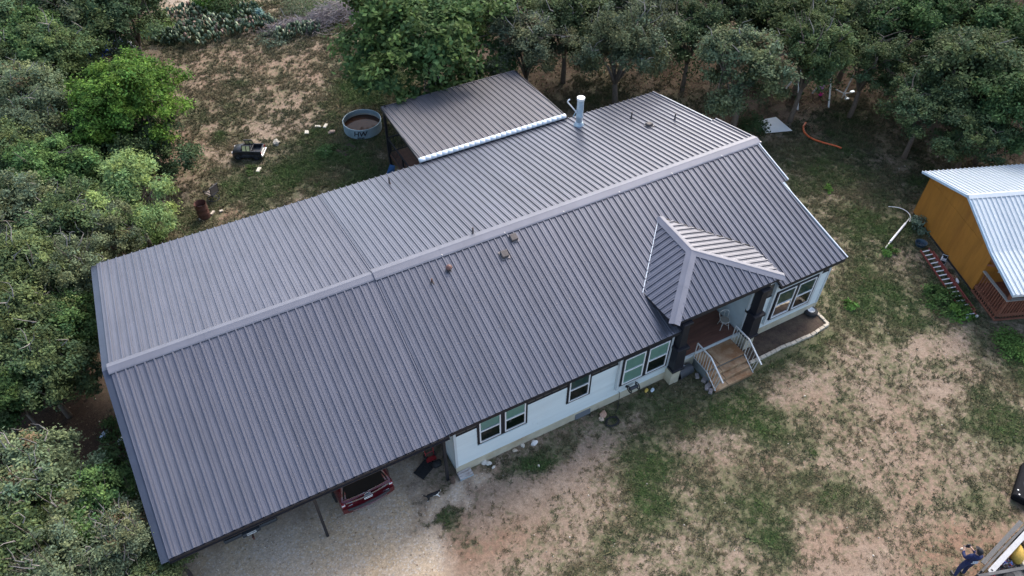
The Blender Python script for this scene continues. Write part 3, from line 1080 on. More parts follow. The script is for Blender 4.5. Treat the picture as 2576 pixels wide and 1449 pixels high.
# gable-end trims and eave fascias
M_RAKEP = mat('pale rake trim', (.60, .64, .68), .4, 0, .06, 3)
rk = [((17.93, YR, ZR), (18.14, 3.64, zf(3.64))), ((17.79, 3.60, zf(3.60)), (18.33, YF, ZE))]
for a, b in rk:
    MB().bar(Vector(a) + Vector((0, 0, .012)), Vector(b) + Vector((0, 0, .012)), .05, .10).build('rake_trim', M_RAKEP, roof)
MB().bar((18.03, YR, ZR + .01), (18.03, 8.6, zb(8.6) + .01), .06, .10).build('rake_trim', M_CAP, roof)
MB().bar((17.74, 8.6, zb(8.6) + .01), (17.74, YB, ZB + .01), .06, .10).build('rake_trim', M_CAP, roof)
for x0, x1 in ((XJ + .06, 9.72), (14.72, 18.30)):
    MB().bx(x0, x1, YF + .01, YF + .05, ZE - .20, ZE - .012).build('eave_fascia', M_TRIM, roof)
    MB().bx(x0, x1, YF + .05, .0, ZE - .20, ZE - .18).build('soffit', M_TRIM, roof)
MB().bx(XJ + .06, 17.7, YB - .05, YB - .01, ZB - .18, ZB - .012).build('eave_fascia', M_TRIM, roof)

# ---- hipped porch roof standing on the front slope
pz = 4.0
FL, FRr = Vector((9.09, -.37, pz)), Vector((14.53, -.39, pz))
BL, BR = Vector((9.02, 1.52, pz)), Vector((14.58, 1.49, pz))
AP = G(1740, 632, 4.96)
R0 = RF(1660, 547)
R0 = Vector((AP.x + .06, R0.y, R0.z + .03))
porch_roof = MB().add([FL - Vector((0, 0, .06)), FRr - Vector((0, 0, .06)), AP - Vector((0, 0, .08)), R0 - Vector((0, 0, .12)), BL - Vector((0, 0, .08)), BR - Vector((0, 0, .08))],
                      [(0, 1, 2), (0, 2, 3, 4), (1, 5, 3, 2)]).build('porch_roof', M_BLACK, HOUSE)


def face_panels(parent, pts, e_dir, pitch, m):
    """ribbed sheets over a planar polygon; e_dir runs along the eave"""
    O = pts[0]
    n = Vector((0, 0, 0))
    for i in range(1, len(pts) - 1):
        n += (pts[i] - O).cross(pts[i + 1] - O)
    n.normalize()
    if n.z < 0:
        n = -n
    ex = (Vector(e_dir) - n * n.dot(Vector(e_dir))).normalized()
    ey = n.cross(ex)
    if ey.z < 0:
        ex, ey = -ex, -ey
    poly = [((p - O).dot(ex), (p - O).dot(ey)) for p in pts]
    rib_panels(parent, O, ex, ey, n, poly, pitch, m, 3, shift=.08)
    return n


nfp = face_panels(porch_roof, [FL, FRr, AP], (1, 0, 0), P1, M_ROOF)
nlp = face_panels(porch_roof, [FL, AP, R0, BL], (0, 1, 0), P1, M_ROOF)
nrp = face_panels(porch_roof, [FRr, BR, R0, AP], (0, 1, 0), P1, M_ROOF)


def hip_cap(a, b, n1, n2, w=.21, m=M_CAP, name='hip_cap', d1=None, d2=None):
    d = (b - a).normalized()
    s1 = n1.cross(d)
    s2 = n2.cross(d)
    up = (n1 + n2).normalized()
    if d1 is not None and s1.dot(d1) < 0:
        s1 = -s1
    if d2 is not None and s2.dot(d2) < 0:
        s2 = -s2
    L = (b - a).length
    k = max(1, round(L / 1.6))
    for i in range(k):
        p, q = a + d * (L * i / k), a + d * (L * (i + 1) / k + (.01 if i < k - 1 else 0))
        e = .004 * (i % 2)
        sec = [s1 * w + n1 * (.012 + e), s1 * w + n1 * (.046 + e), s1 * .05 + n1 * (.056 + e), up * (.07 + e), s2 * .05 + n2 * (.056 + e), s2 * w + n2 * (.046 + e), s2 * w + n2 * (.012 + e)]
        vs = [x_ + y_ for x_ in (p, q) for y_ in sec]
        MB().add(vs, [(j, j + 1, 7 + j + 1, 7 + j) for j in range(6)]).build(name, m, porch_roof)


xl_, xr_, yn_ = Vector((-1, 0, 0)), Vector((1, 0, 0)), Vector((0, -1, 0))
hip_cap(FL, AP, nlp, nfp, d1=Vector((-1, 1, 0)), d2=Vector((1, -1, 0)))
hip_cap(FRr, AP, nrp, nfp, d1=Vector((1, 1, 0)), d2=Vector((-1, -1, 0)))
hip_cap(AP, R0, nlp, nrp, d1=xl_, d2=xr_)
# fascias, soffit and the cheeks down to the slope below
pf = MB()
pf.bar(FL - Vector((0, -.02, .07)), FRr - Vector((0, -.02, .07)), .03, .13)
pf.bar(FL - Vector((-.02, 0, .07)), BL - Vector((-.02, 0, .07)), .03, .13)
pf.bar(FRr - Vector((.02, 0, .07)), BR - Vector((.02, 0, .07)), .03, .13)
pf.build('porch_fascia', M_TRIM, porch_roof)
for x, s_ in ((9.36, 1), (14.26, -1)):
    MB().add([(x, -.05, zf(-.05) - .02), (x, 1.5, zf(1.5) - .02), (x, 1.5, 3.93), (x, -.05, 3.93)], [(0, 1, 2, 3)]).build('porch_cheek', M_RAKE, porch_roof)
MB().bx(9.38, 14.24, -.34, 1.45, 3.86, 3.88).build('porch_soffit', M_TRIM, porch_roof)
MB().bx(9.5, 14.0, -.30, -.14, 3.66, 3.85).build('porch_beam', M_TRIM, porch_roof)
MB().bx(9.4, 14.2, .0, .06, 3.25, 3.85).build('porch_frieze', M_TRIM, porch_roof)
# flashing where the porch roof meets the slope
for a, b, m_ in ((R0 + Vector((-.05, -.03, 0)), BL + Vector((-.04, .02, .03)), M_RAKEP), (R0 + Vector((.1, -.05, -.02)), BR + Vector((.03, .05, .02)), M_TRIM)):
    MB().bar(a, b, .035, .03).build('valley_flashing', m_, porch_roof)

# ---- what stands on the roof
chim = RB(1456, 316)
zc = YP(1459, 246, chim.y).z
r_ = .165
ch = MB().lathe([(r_, -.3), (r_, .5), (r_ + .012, .52), (r_ + .012, .58), (r_, .60), (r_, zc - chim.z - .12)], 20, chim).build('stove_pipe', M_GALV, HOUSE, smooth=True)
MB().lathe([(.30, -.16), (.27, .02), (.21, .14), (.185, .22), (.165, .23)], 20, chim).build('pipe_flashing', M_GALV, ch, smooth=True)
MB().lathe([(r_ - .02, zc - chim.z - .13), (r_ + .02, zc - chim.z - .12), (r_ + .025, zc - chim.z - .02), (r_ + .03, zc - chim.z), (.08, zc - chim.z + .02), (.001, zc - chim.z + .025)], 20, chim).build('pipe_cap', M_WHITE, ch, smooth=True)
arm = YP(1428, 256, chim.y)
a0 = Vector((chim.x - .12, chim.y, chim.z + .72))
MB().tube([a0, arm + Vector((.03, 0, -.06)), arm, arm + Vector((.03, 0, .06)), arm + Vector((.12, 0, .10))], .035, 8).build('antenna_arm', M_WHITE, ch, smooth=True)
MB().bar(a0 + Vector((-.05, 0, .25)), a0 + Vector((-.25, 0, -.1)), .03, .03).build('bracket', M_GALV, ch)
for px, py, top, fn in ((980, 462, 20, RB), (1190, 590, 22, RB), (1087, 712, 12, RF), (1588, 298, 18, RB), (1697, 302, 18, RB)):
    p = fn(px, py)
    pp = MB().tube([p - Vector((0, 0, .1)), p + Vector((0, 0, .36 if top > 12 else .22))], .035, 8).build('vent_pipe', M_RUST if top == 12 else M_VENT, HOUSE, smooth=True)
    MB().lathe([(.10, -.02), (.06, .05), (.04, .07)], 10, p).build('pipe_boot', M_VENT, pp, smooth=True)
p = RF(1130, 680)
tv = MB().lathe([(.07, -.05), (.07, .16)], 12, p).build('roof_vent', M_VENT, HOUSE, smooth=True)
MB().lathe([(.02, .12), (.12, .13), (.13, .17), (.10, .22), (.05, .26), (.001, .27)], 14, p).build('vent_hood', mat('faded red vent', (.15, .075, .062), .6, 0, .2, 9), tv, smooth=True)
for k in range(3):
    a = k * 2.1
    MB().bar(p + Vector((math.cos(a) * .07, math.sin(a) * .07, 0)), p + Vector((math.cos(a) * .13, math.sin(a) * .13, -.05)), .03, .02).build('vent_foot', M_VENT, tv)
for px, py, fn, nn, s_ in ((1291, 600, RF, NF, -1), (1268, 642, RF, NF, -1), (1633, 317, RB, NB, 1)):
    p = fn(px, py)
    e = Vector((0, 1, SF if s_ < 0 else -SB)).normalized()
    M = Matrix(((1, e.x, nn.x, p.x), (0, e.y, nn.y, p.y), (0, e.z, nn.z, p.z), (0, 0, 0, 1)))
    bv = place('box_vent', MB().bx(-.15, .15, -.15, .15, .03, .16).mesh('box_vent', M_VENT, bevel=.03), HOUSE, True, M)
    place('vent_flange', MB().bx(-.19, .19, -.20, .19, .02, .035).mesh('vent_flange', M_FASTEN), bv, False)

# ================================================================== CARPORT
CP = thing('carport', 'open carport with charcoal ribbed roof joined to the house end', 'carport', (-5, 6, 0))
ZD = -.035
cr = MB()
for y0, y1, f in ((YF + .02, YR, zf), (YB - .02, YR, zb)):
    cr.add([(XL + .1, y0, f(y0) - .07), (XJ, y0, f(y0) - .07), (XJ, y1, f(y1) - .07), (XL + .1, y1, f(y1) - .07),
            (XL + .1, y0, f(y0) - .12), (XJ, y0, f(y0) - .12), (XJ, y1, f(y1) - .12), (XL + .1, y1, f(y1) - .12)],
           [(0, 1, 2, 3), (7, 6, 5, 4), (0, 4, 5, 1), (1, 5, 6, 2), (3, 7, 4, 0)])
cr = cr.build('roof', M_BLACK, CP)
P2 = .303
Oc, Od = Vector((XL, YF, ZE + ZD)), Vector((XL, YB, ZB + ZD))
wc = XJ - XL + .05
rib_panels(cr, Oc, exf, eyf, NF, [(0, 0), (wc, 0), (wc, TF), (0, TF)], P2, M_ROOFC, 3)
rib_panels(cr, Od, exf, eyb, NB, [(0, 0), (wc, 0), (wc, TB), (0, TB)], P2, M_ROOFC, 3)
screws(cr, Oc, exf, eyf, NF, 0, wc, np.arange(.5, TF - .3, 1.2), P2, M_FASTEN, off=.05)
screws(cr, Od, exf, eyb, NB, 0, wc, np.arange(.4, TB - .3, 1.2), P2, M_FASTEN, off=.05)
x = XL - .06
for i in range(3):
    x1 = min(x + 3.14, XJ - .05)
    cap_piece(cr, x, x1 + .01, YR, ZR + ZD + .004 * (i % 2), .24, .22, SF, SB, M_CAP)
    x = x1
for a, b in (((XL - .12, YF - .03, ZE - .10), (XL - .12, YR, ZR - .10)), ((XL - .12, YR, ZR - .10), (XL - .12, YB + .03, ZB - .10))):
    MB().bar(a, b, .24, .03).build('rake_trim', M_RAKE, cr)
    MB().bar(Vector(a) + Vector((.1, 0, -.09)), Vector(b) + Vector((.1, 0, -.09)), .03, .14).build('rake_board', M_RAKE, cr)
MB().bx(XL - .02, XJ + .02, YF - .03, YF + .02, ZE - .24, ZE - .06).bx(XL - .02, XJ + .02, YF - .06, YF - .03, ZE - .24, ZE - .20).build('eave_fascia', M_TRIM, cr)
MB().bx(XL - .02, XJ + .02, YB - .02, YB + .035, ZB - .22, ZB - .045).build('eave_fascia', M_RAKE, cr)
for px in (-.43, -5.12, -9.45):
    for y, z in ((-.09, ZE), (6.3, ZR), (12.8, ZB)):
        if px == -.43 and y > 0:
            continue
        MB().bx(px - .05, px + .05, y - .05, y + .05, -.1, z - .2).build('post', M_BLACK, CP)
for y, z in ((-.09, ZE - .2), (12.8, ZB - .2), (6.0, ZR - .3)):
    MB().bx(XL + .1, XJ, y - .06, y + .06, z - .16, z).build('beam', M_BLACK, CP)

# ================================================================== PATIO COVER BEHIND THE HOUSE
PC = thing('patio_cover', 'patio cover with sloping charcoal roof and black railing behind the house', 'patio cover', (8.7, 16, 0))
pa, pb_, pc_, pd = Vector((4.60, 13.16, 4.25)), Vector((12.50, 13.16, 4.25)), Vector((12.88, 19.30, 3.56)), Vector((4.95, 19.30, 3.56))
pr = MB().add([p - Vector((0, 0, .05)) for p in (pa, pb_, pc_, pd)] + [p - Vector((0, 0, .12)) for p in (pa, pb_, pc_, pd)],
              [(0, 1, 2, 3), (7, 6, 5, 4), (0, 4, 5, 1), (1, 5, 6, 2), (2, 6, 7, 3), (3, 7, 4, 0)]).build('roof', M_BLACK, PC)
face_panels(pr, [pd, pc_, pb_, pa], (1, 0, 0), .305, M_ROOF2)
MB().bar(pa + Vector((-.02, 0, -.06)), pd + Vector((-.02, 0, -.06)), .04, .13).build('rake_trim', M_TRIM, pr)
MB().bar(pb_ + Vector((.02, 0, -.03)), pc_ + Vector((.02, 0, -.03)), .05, .14).build('rake_trim', M_TRIM, pr)
MB().bar(pd + Vector((0, .03, .0)), pc_ + Vector((0, .03, .0)), .05, .07).build('eave_trim', M_ROOF2, pr)
for k in range(9):
    a = pd.lerp(pc_, (k + .25) / 9.2) + Vector((0, -.06, .03))
    MB().bx(a.x - .03, a.x + .03, a.y, a.y + .16, a.z - .06, a.z + .03).build('gutter_strap', M_BLACK, pr)
fl = MB()
n = 28
for i in range(n):                                      # long foamed flashing where it meets the house roof
    t0, t1 = i / n, (i + 1) / n
    a, b = pa.lerp(pb_, t0) + Vector((-.06, .02, .07)), pa.lerp(pb_, t1) + Vector((-.06, .02, .07))
    a.z += .004 * math.sin(i * 2.1)
    fl.tube([a, (a + b) / 2, b], [.118, .121, .118], 10)
fl.build('white_flashing', M_FOAM, pr, smooth='all')
for x, y in ((5.0, 19.1), (8.9, 19.1), (12.75, 19.1)):
    MB().bx(x - .06, x + .06, y - .06, y + .06, -.1, 3.46).build('post', M_BLACK, PC)
DZ = .85
dk = MB().bx(5.0, 12.8, 13.15, 19.05, DZ - .2, DZ - .03).build('deck', M_DECK, PC)
for i in range(26):
    MB().bx(5.0 + i * .3, 5.0 + i * .3 + .292, 13.15, 19.05, DZ - .028, DZ).build('deck_board', M_DECK, dk)
for (x0, y0), (x1, y1) in (((5.0, 13.2), (5.0, 19.05)), ((5.0, 19.05), (12.75, 19.05)), ((6.4, 14.4), (8.4, 14.4))):
    ra = MB()
    for z in (DZ + .08, DZ + .98):
        ra.bar((x0, y0, z), (x1, y1, z), .07 if z > 1.2 else .04, .05)
    L = math.hypot(x1 - x0, y1 - y0)
    for k in range(int(L / 1.9) + 1):
        t = k * 1.9 / L
        ra.bx(x0 + (x1 - x0) * t - .035, x0 + (x1 - x0) * t + .035, y0 + (y1 - y0) * t - .035, y0 + (y1 - y0) * t + .035, DZ, DZ + .96)
    ra = ra.build('railing', M_BLACK, PC)
    for k in range(int(L / .22)):
        t = (k + .5) * .22 / L
        c = (x0 + (x1 - x0) * t, y0 + (y1 - y0) * t)
        MB().bx(c[0] - .01, c[0] + .01, c[1] - .01, c[1] + .01, DZ + .09, DZ + .96).build('baluster', M_BLACK, ra)

# ================================================================== FRONT STEPS WITH RAILINGS
ST = thing('front_steps', 'rust stained concrete front steps with white steel railings', 'steps', (12, -.9, 0))
sx0, sx1 = 10.99, 12.95
for k, (z, y0, y1) in enumerate(((.70, -.95, -.05), (.53, -1.20, -.93), (.355, -1.44, -1.18), (.18, -1.69, -1.42))):
    for a, b in ((sx0, 11.62), (11.64, sx1)):
        MB().bx(a, b, y0, y1, max(z - .16, -.05) if k else z - .09, z).build('tread', M_CONC, ST, bevel=.012)
M_CBASE = mat('grey concrete side', (.17, .19, .19), .85, 0, .2, 2, bump=.3, bscale=30)
MB().bx(sx0 + .06, sx1 - .06, -.92, -.06, -.1, .608).bx(sx0 + .06, sx1 - .06, -1.18, -.922, -.1, .36).bx(sx0 + .06, sx1 - .06, -1.42, -1.182, -.1, .19).build('step_base', M_CBASE, ST)
for x in (sx0 - .02, sx1 + .02):
    pts = [(x, -.10, .62), (x, -.95, .62), (x, -1.66, .16)]
    tps = [(x, -.10, 1.55), (x, -.95, 1.55), (x, -1.90, .95)]
    ra = MB()
    for line, w in ((pts, .03), (tps, .055)):
        for a, b in zip(line[:-1], line[1:]):
            ra.bar(a, b, w, w)
    for i in range(2):
        ra.bar(pts[i], tps[i], .032, .032, (0, 1, 0))
    ra.bar((x, -1.60, .12), (x, -1.72, 1.06), .032, .032, (0, 1, 0))
    ra = ra.build('railing', M_STEEL, ST)
    for k in range(5):
        y = -.10 - .85 * (k + 1) / 6
        MB().bar((x, y, .63), (x, y, 1.54), .016, .016, (0, 1, 0)).build('baluster', M_STEEL, ra)
    for k in range(4):
        t = (k + 1) / 5
        a, b = Vector(pts[1]).lerp(Vector(pts[2]), t), Vector(tps[1]).lerp(Vector(tps[2]), t * .86)
        MB().bar(a, b, .016, .016, (0, 1, 0)).build('baluster', M_STEEL, ra)
# ================================================================== TREES
M_BARK = mat('grey bark', (.13, .105, .085), .9, 0, .3, 8, bump=.5, bscale=30)
M_TWIG = mat('bare grey twigs', (.26, .235, .22), .9, 0, .2, 8)


def crown_variant(seed, nlobe, leaves, leaf, base, spread, flat=.62, clump=.34, dead=0.0, feather=False, gap=.35):
    """leaves of a crown of about unit-3 m radius, centred on the origin; returns mesh + clump centres"""
    g = np.random.default_rng(seed)
    lobes = []
    for i in range(nlobe):
        a = i * 2.399 + g.uniform(-.5, .5)
        rr_ = 2.1 * math.sqrt((i + .5) / nlobe) * g.uniform(.65, 1.3)
        z = (1 - (rr_ / 2.6) ** 2) * 1.3 * g.uniform(.2, 1.2) - .25 + g.uniform(-.45, .5)
        lobes.append((rr_ * math.cos(a), rr_ * math.sin(a), z, g.uniform(.55, 1.3)))
    for i in range(nlobe // 2):                          # a lower skirt of foliage
        a = g.uniform(0, 6.28)
        rr_ = g.uniform(1.3, 2.3)
        lobes.append((rr_ * math.cos(a), rr_ * math.sin(a), g.uniform(-1.5, -.7), g.uniform(.55, .95)))
    cl = []
    per = max(6, int(leaves / 78 / len(lobes)))
    for lx, ly, lz, lr in lobes:
        for k in range(int(per * lr ** 2 * 1.1)):
            d = g.normal(0, 1, 3)
            d /= np.linalg.norm(d)
            if d[2] < -.35 and g.random() < .75:
                d[2] *= -1
            r_ = lr * (1 - gap * g.random() ** 2)
            cl.append((lx + d[0] * r_, ly + d[1] * r_, lz + d[2] * r_ * flat * 1.2, *d))
    # stray sprigs that break the outline
    for k in range(int(len(cl) * .07)):
        c = cl[int(g.integers(len(cl)))]
        q = g.uniform(.15, .42)
        cl.append((c[0] + c[3] * q, c[1] + c[4] * q, c[2] + abs(c[5]) * q + .05, *c[3:]))
    cl = np.array(cl)
    n = int(leaves)
    ci = g.integers(0, len(cl), n)
    C, D = cl[ci, :3], cl[ci, 3:]
    size_c = g.uniform(.7, 1.3, len(cl))
    off = g.normal(0, 1, (n, 3)) * clump * size_c[ci][:, None] * np.array([.55, .55, .42])
    P = C + off
    nrm = D * .8 + g.normal(0, .75, (n, 3)) + np.array([0, 0, .75])
    nrm /= np.linalg.norm(nrm, axis=1)[:, None]
    t = np.cross(nrm, g.normal(0, 1, (n, 3)))
    t /= np.linalg.norm(t, axis=1)[:, None]
    b = np.cross(nrm, t)
    s_ = leaf * g.uniform(.6, 1.35, n)[:, None]
    asp = .30 if feather else .55
    V = np.stack([P - t * s_, P + b * s_ * asp, P + t * s_, P - b * s_ * asp], 1).reshape(-1, 3)
    F = np.arange(n * 4).reshape(-1, 4)
    cc = np.array(base)[None] * (1 + g.normal(0, spread, n))[:, None]
    warm = g.uniform(-.16, .22, len(cl))[ci][:, None]    # some sprigs are yellower, some bluer
    cc = cc * np.concatenate([1 + warm, 1 + warm * .35, 1 - warm * .5], 1)
    cc = cc * g.uniform(.62, 1.35, len(cl))[ci][:, None]
    if dead:
        dd = g.random(len(cl))[ci] < dead
        cc[dd] = np.array([.20, .14, .085]) * g.uniform(.7, 1.2, dd.sum())[:, None]
    cc = np.clip(cc, .004, .8)
    cc = np.repeat(np.concatenate([cc, np.ones((n, 1))], 1), 4, 0)
    m = soup('crown_leaves', V, F, [LEAFMAT], None, cc, '', '')
    return m, cl[:, :3]


def wood_variant(seed, cl, zbase, r0=.17, nl=7, twigs=46, bare=0, m=None):
    """trunk from zbase (below the crown centre) with limbs reaching into the clumps"""
    g = random.Random(seed)
    mb = MB()
    fork = Vector((g.uniform(-.2, .2), g.uniform(-.2, .2), zbase * .52))
    mb.tube([(0, 0, zbase - .15), (g.uniform(-.1, .1), g.uniform(-.1, .1), zbase * .8), fork], [r0 * 1.25, r0, r0 * .8], 8)
    ends = []
    for i in range(nl):
        a = i * 6.283 / nl + g.uniform(-.4, .4)
        e = Vector((math.cos(a) * g.uniform(.9, 1.7), math.sin(a) * g.uniform(.9, 1.7), g.uniform(-.5, .9)))
        mid = fork.lerp(e, .5) + Vector((g.uniform(-.25, .25), g.uniform(-.25, .25), g.uniform(0, .35)))
        mb.tube([fork - Vector((0, 0, .1)), mid, e], [r0 * .6, r0 * .38, r0 * .2], 6)
        ends.append((mid, e))
    for k in range(twigs):
        c = Vector(cl[g.randrange(len(cl))])
        mid, e = min(ends, key=lambda q: (q[1] - c).length)
        s_ = mid.lerp(e, g.uniform(.3, 1))
        mb.tube([s_, s_.lerp(c, .55) + Vector((g.uniform(-.15, .15), g.uniform(-.15, .15), g.uniform(-.05, .2))), c], [r0 * .2, r0 * .12, r0 * .05], 4, cap=False)
    for k in range(bare):                                # leafless grey twigs on top
        c = Vector(cl[g.randrange(len(cl))])
        if c.z < -.2:
            continue
        e = c + Vector((g.uniform(-.6, .6), g.uniform(-.6, .6), g.uniform(.1, .6)))
        mb.tube([c * .8, c, c.lerp(e, .5) + Vector((g.uniform(-.15, .15), g.uniform(-.15, .15), .05)), e], [.03, .022, .015, .006], 4, mi=1, cap=False)
    return mb.mesh('tree_wood', [m or M_BARK, M_TWIG], smooth='all', fix=False)


OAK, OAKG, LUSH, FEATH, DARK, BRIGHT = (.108, .152, .066), (.140, .172, .098), (.098, .172, .062), (.215, .295, .105), (.074, .112, .050), (.100, .195, .040)
SPECIES = {
    'oak': [crown_variant(101, 13, 24000, .085, OAK, .22), crown_variant(102, 11, 24000, .085, OAK, .22, gap=.45), crown_variant(103, 15, 26000, .080, OAK, .22)],
    'grey': [crown_variant(111, 12, 22000, .078, OAKG, .22, gap=.5, dead=.03), crown_variant(112, 14, 24000, .078, OAKG, .22, gap=.5)],
    'lush': [crown_variant(121, 12, 26000, .095, LUSH, .25), crown_variant(122, 14, 26000, .095, LUSH, .25, clump=.34)],
    'feather': [crown_variant(131, 9, 26000, .105, FEATH, .2, clump=.36, feather=True, gap=.6)],
    'dark': [crown_variant(141, 12, 22000, .080, DARK, .25, gap=.45)],
    'bright': [crown_variant(151, 15, 38000, .075, BRIGHT, .25, clump=.32)],
}
WOOD = {}
for k, lst in SPECIES.items():
    WOOD[k] = [wood_variant(500 + i * 7 + len(k), cl, -3.3, .16 if k != 'feather' else .10, bare=(26 if k == 'grey' else (10 if k == 'oak' else 0))) for i, (m_, cl) in enumerate(lst)]

# picture x, y of the crown's middle, its height above ground, crown radius (m), species, tint, label
TREES = [
    (60, 35, 4.2, 3.1, 'oak', 1.0, 'grey green oak filling the top left corner of the picture'),
    (185, 25, 4.2, 3.0, 'grey', .95, 'second oak from the top left corner, cut by the top edge'),
    (306, 28, 4.2, 3.0, 'oak', .85, 'wide dark oak on the top edge left of the prickly pear patch'),
    (75, 112, 4.2, 2.5, 'lush', .95, 'rounded green tree just below the top left corner oak'),
    (135, 138, 4.0, 2.5, 'oak', 1.05, 'oak just left of the blue tarp heap'),
    (20, 165, 3.8, 2.2, 'oak', .95, 'oak cut by the left edge, below the corner oak'),
    (62, 232, 3.8, 2.5, 'grey', 1.05, 'grey twiggy oak left of the bright green tree'),
    (135, 292, 3.4, 2.5, 'grey', .9, 'dull grey oak touching the bright green tree from the lower left'),
    (205, 215, 2.6, 1.9, 'dark', .9, 'dark low tree half hidden behind the bright green tree'),
    (326, 240, 4.1, 3.05, 'bright', 1.0, 'vivid bright green spreading tree at the field edge'),
    (330, 385, 2.0, 2.6, 'dark', .95, 'dark bushy tree under the bright green crown'),
    (235, 370, 2.2, 2.0, 'dark', 1.0, 'dark tree left of the bushy one under the bright green crown'),
    (118, 425, 3.8, 1.9, 'lush', 1.05, 'fresh green upright tree amid the left thicket'),
    (28, 375, 3.6, 2.2, 'oak', 1.05, 'oak on the left edge level with the black toy truck'),
    (205, 445, 3.0, 1.7, 'lush', .85, 'small leafy tree directly left of the feathery mesquite'),
    (325, 500, 3.0, 2.5, 'feather', 1.0, 'feathery pale green mesquite beside the rusty barrel'),
    (15, 470, 3.0, 1.3, 'lush', 1.25, 'small yellowish green tree on the left edge'),
    (50, 560, 3.6, 2.3, 'grey', .95, 'grey oak on the left edge below the yellowish tree'),
    (165, 555, 3.4, 2.1, 'oak', 1.05, 'oak in the thicket left of the mesquite trunk'),
    (250, 590, 2.9, 1.8, 'grey', .9, 'low oak leaning towards the back corner of the carport'),
    (60, 690, 3.6, 2.4, 'oak', 1.05, 'oak on the left edge level with the carport back corner'),
    (170, 690, 3.3, 1.8, 'grey', .95, 'oak closest to the back corner of the carport'),
    (40, 820, 3.4, 2.2, 'oak', .95, 'oak on the left edge halfway along the carport'),
    (140, 810, 3.0, 1.7, 'lush', .75, 'darker oak beside the carport back slope'),
    (200, 770, 2.4, 1.2, 'dark', 1.0, 'dark low tree against the middle of the carport rake'),
    (90, 930, 3.0, 1.9, 'oak', .85, 'dark oak above the shaded litter clearing'),
    (20, 980, 2.8, 1.6, 'lush', .7, 'shaded tree on the left edge beside the litter clearing'),
    (170, 880, 2.2, 1.1, 'dark', 1.0, 'small dark tree at the upper rim of the litter clearing'),
    (75, 1215, 3.8, 2.0, 'grey', 1.12, 'pale grey green oak below the litter clearing'),
    (200, 1290, 3.2, 1.6, 'lush', 1.0, 'bright leafy tree between the pale oaks at the bottom left'),
    (40, 1370, 3.6, 1.9, 'oak', 1.0, 'oak in the bottom left corner of the picture'),
    (335, 1215, 2.9, .95, 'lush', .85, 'slim tree overhanging the carport roof edge'),
    (310, 1340, 3.2, 1.3, 'grey', 1.0, 'oak touching the front corner of the carport roof'),
    (170, 1430, 3.4, 1.6, 'grey', 1.05, 'oak cut by the bottom edge near the left corner'),
    (380, 1425, 2.4, 1.15, 'oak', .95, 'low oak on the bottom edge beside the gravel drive'),
    (1065, 95, 4.6, 4.6, 'lush', .78, 'largest dark green oak behind the stock tank'),
    (1325, 105, 4.2, 2.5, 'grey', .72, 'grey oak directly right of the largest oak'),
    (1425, 45, 4.3, 2.6, 'oak', .72, 'oak on the top edge above the patio cover corner'),
    (1265, 15, 4.2, 2.5, 'oak', .72, 'oak on the top edge just behind the largest oak'),
    (1565, 115, 4.3, 2.9, 'grey', .78, 'open grey green oak with a crooked trunk behind the stove pipe'),
    (1500, 10, 4.0, 2.4, 'oak', .7, 'oak on the top edge behind the open crooked oak'),
    (1635, 20, 4.2, 2.5, 'grey', .66, 'shaded oak on the top edge right of the crooked oak'),
    (1745, 75, 4.0, 2.4, 'dark', .95, 'dark oak in the gap between the crooked and the twiggy oak'),
    (1845, 20, 4.2, 2.6, 'oak', .66, 'oak on the top edge behind the grey twiggy oak'),
    (1880, 165, 4.2, 3.1, 'grey', .85, 'broad oak with bare grey twigs above the white metal sheet'),
    (2045, 118, 4.8, 2.3, 'oak', .88, 'oak overhanging the swing set'),
    (2050, 70, 4.4, 2.9, 'oak', .75, 'tall oak behind the swing set'),
    (1955, 10, 4.2, 2.5, 'lush', .62, 'oak on the top edge left of the tall swing set oak'),
    (2165, 40, 4.4, 2.7, 'oak', .66, 'oak on the top edge right of the tall swing set oak'),
    (2190, 150, 3.8, 2.4, 'dark', 1.0, 'dark oak right of the swing set'),
    (2300, 55, 4.4, 2.9, 'lush', .68, 'green oak on the top edge above the shaded yard corner'),
    (2440, 35, 4.4, 2.9, 'oak', .75, 'oak on the top edge near the right corner'),
    (2545, 90, 4.4, 2.8, 'lush', .72, 'oak in the top right corner of the picture'),
    (2425, 170, 4.3, 3.4, 'oak', .82, 'large spreading oak above the white roofed cabin'),
    (2535, 260, 3.8, 2.7, 'lush', .7, 'oak cut by the right edge behind the cabin'),
    (2335, 265, 3.4, 2.3, 'dark', 1.05, 'dark low crowned oak left of the large spreading one'),
    (2455, 335, 2.8, 2.0, 'dark', 1.05, 'dark oak hanging low behind the cabin roof'),
]
for i, (px, py, h, rad, sp, tint, label) in enumerate(TREES):
    c = G(px, py, h)
    k = i % len(SPECIES[sp])
    s_ = rad / 2.75
    zsc = s_ * (.92 if sp != 'dark' else .85)
    zsc = min(zsc, h / 2.2)
    t = thing('tree', label, 'tree', (c.x, c.y, float(ground_z(c.x, c.y)[0])), i * 2.399, 'trees around the yard')
    rs = random.Random(i)
    cr_ = place('crown', SPECIES[sp][k][0], t, False)
    cr_.location = (0, 0, h)
    cr_.scale = (s_ * rs.uniform(.94, 1.06), s_ * rs.uniform(.94, 1.06), zsc)
    v = tint * rs.uniform(.95, 1.05) * (1.12 if px < 900 else 1.06)
    cr_.color = (v * rs.uniform(.95, 1.06), v, v * rs.uniform(.92, 1.06), 1)
    tr = place('trunk', WOOD[sp][k], t, False)
    tr.location = (0, 0, h)
    tr.scale = (s_, s_, h / 3.3)
# ================================================================== VEHICLES, PERSON, CAT
def bake(ob):
    dg = bpy.context.evaluated_depsgraph_get()
    me_ = bpy.data.meshes.new_from_object(ob.evaluated_get(dg))
    old = ob.data
    bpy.data.objects.remove(ob)
    bpy.data.meshes.remove(old)
    return me_


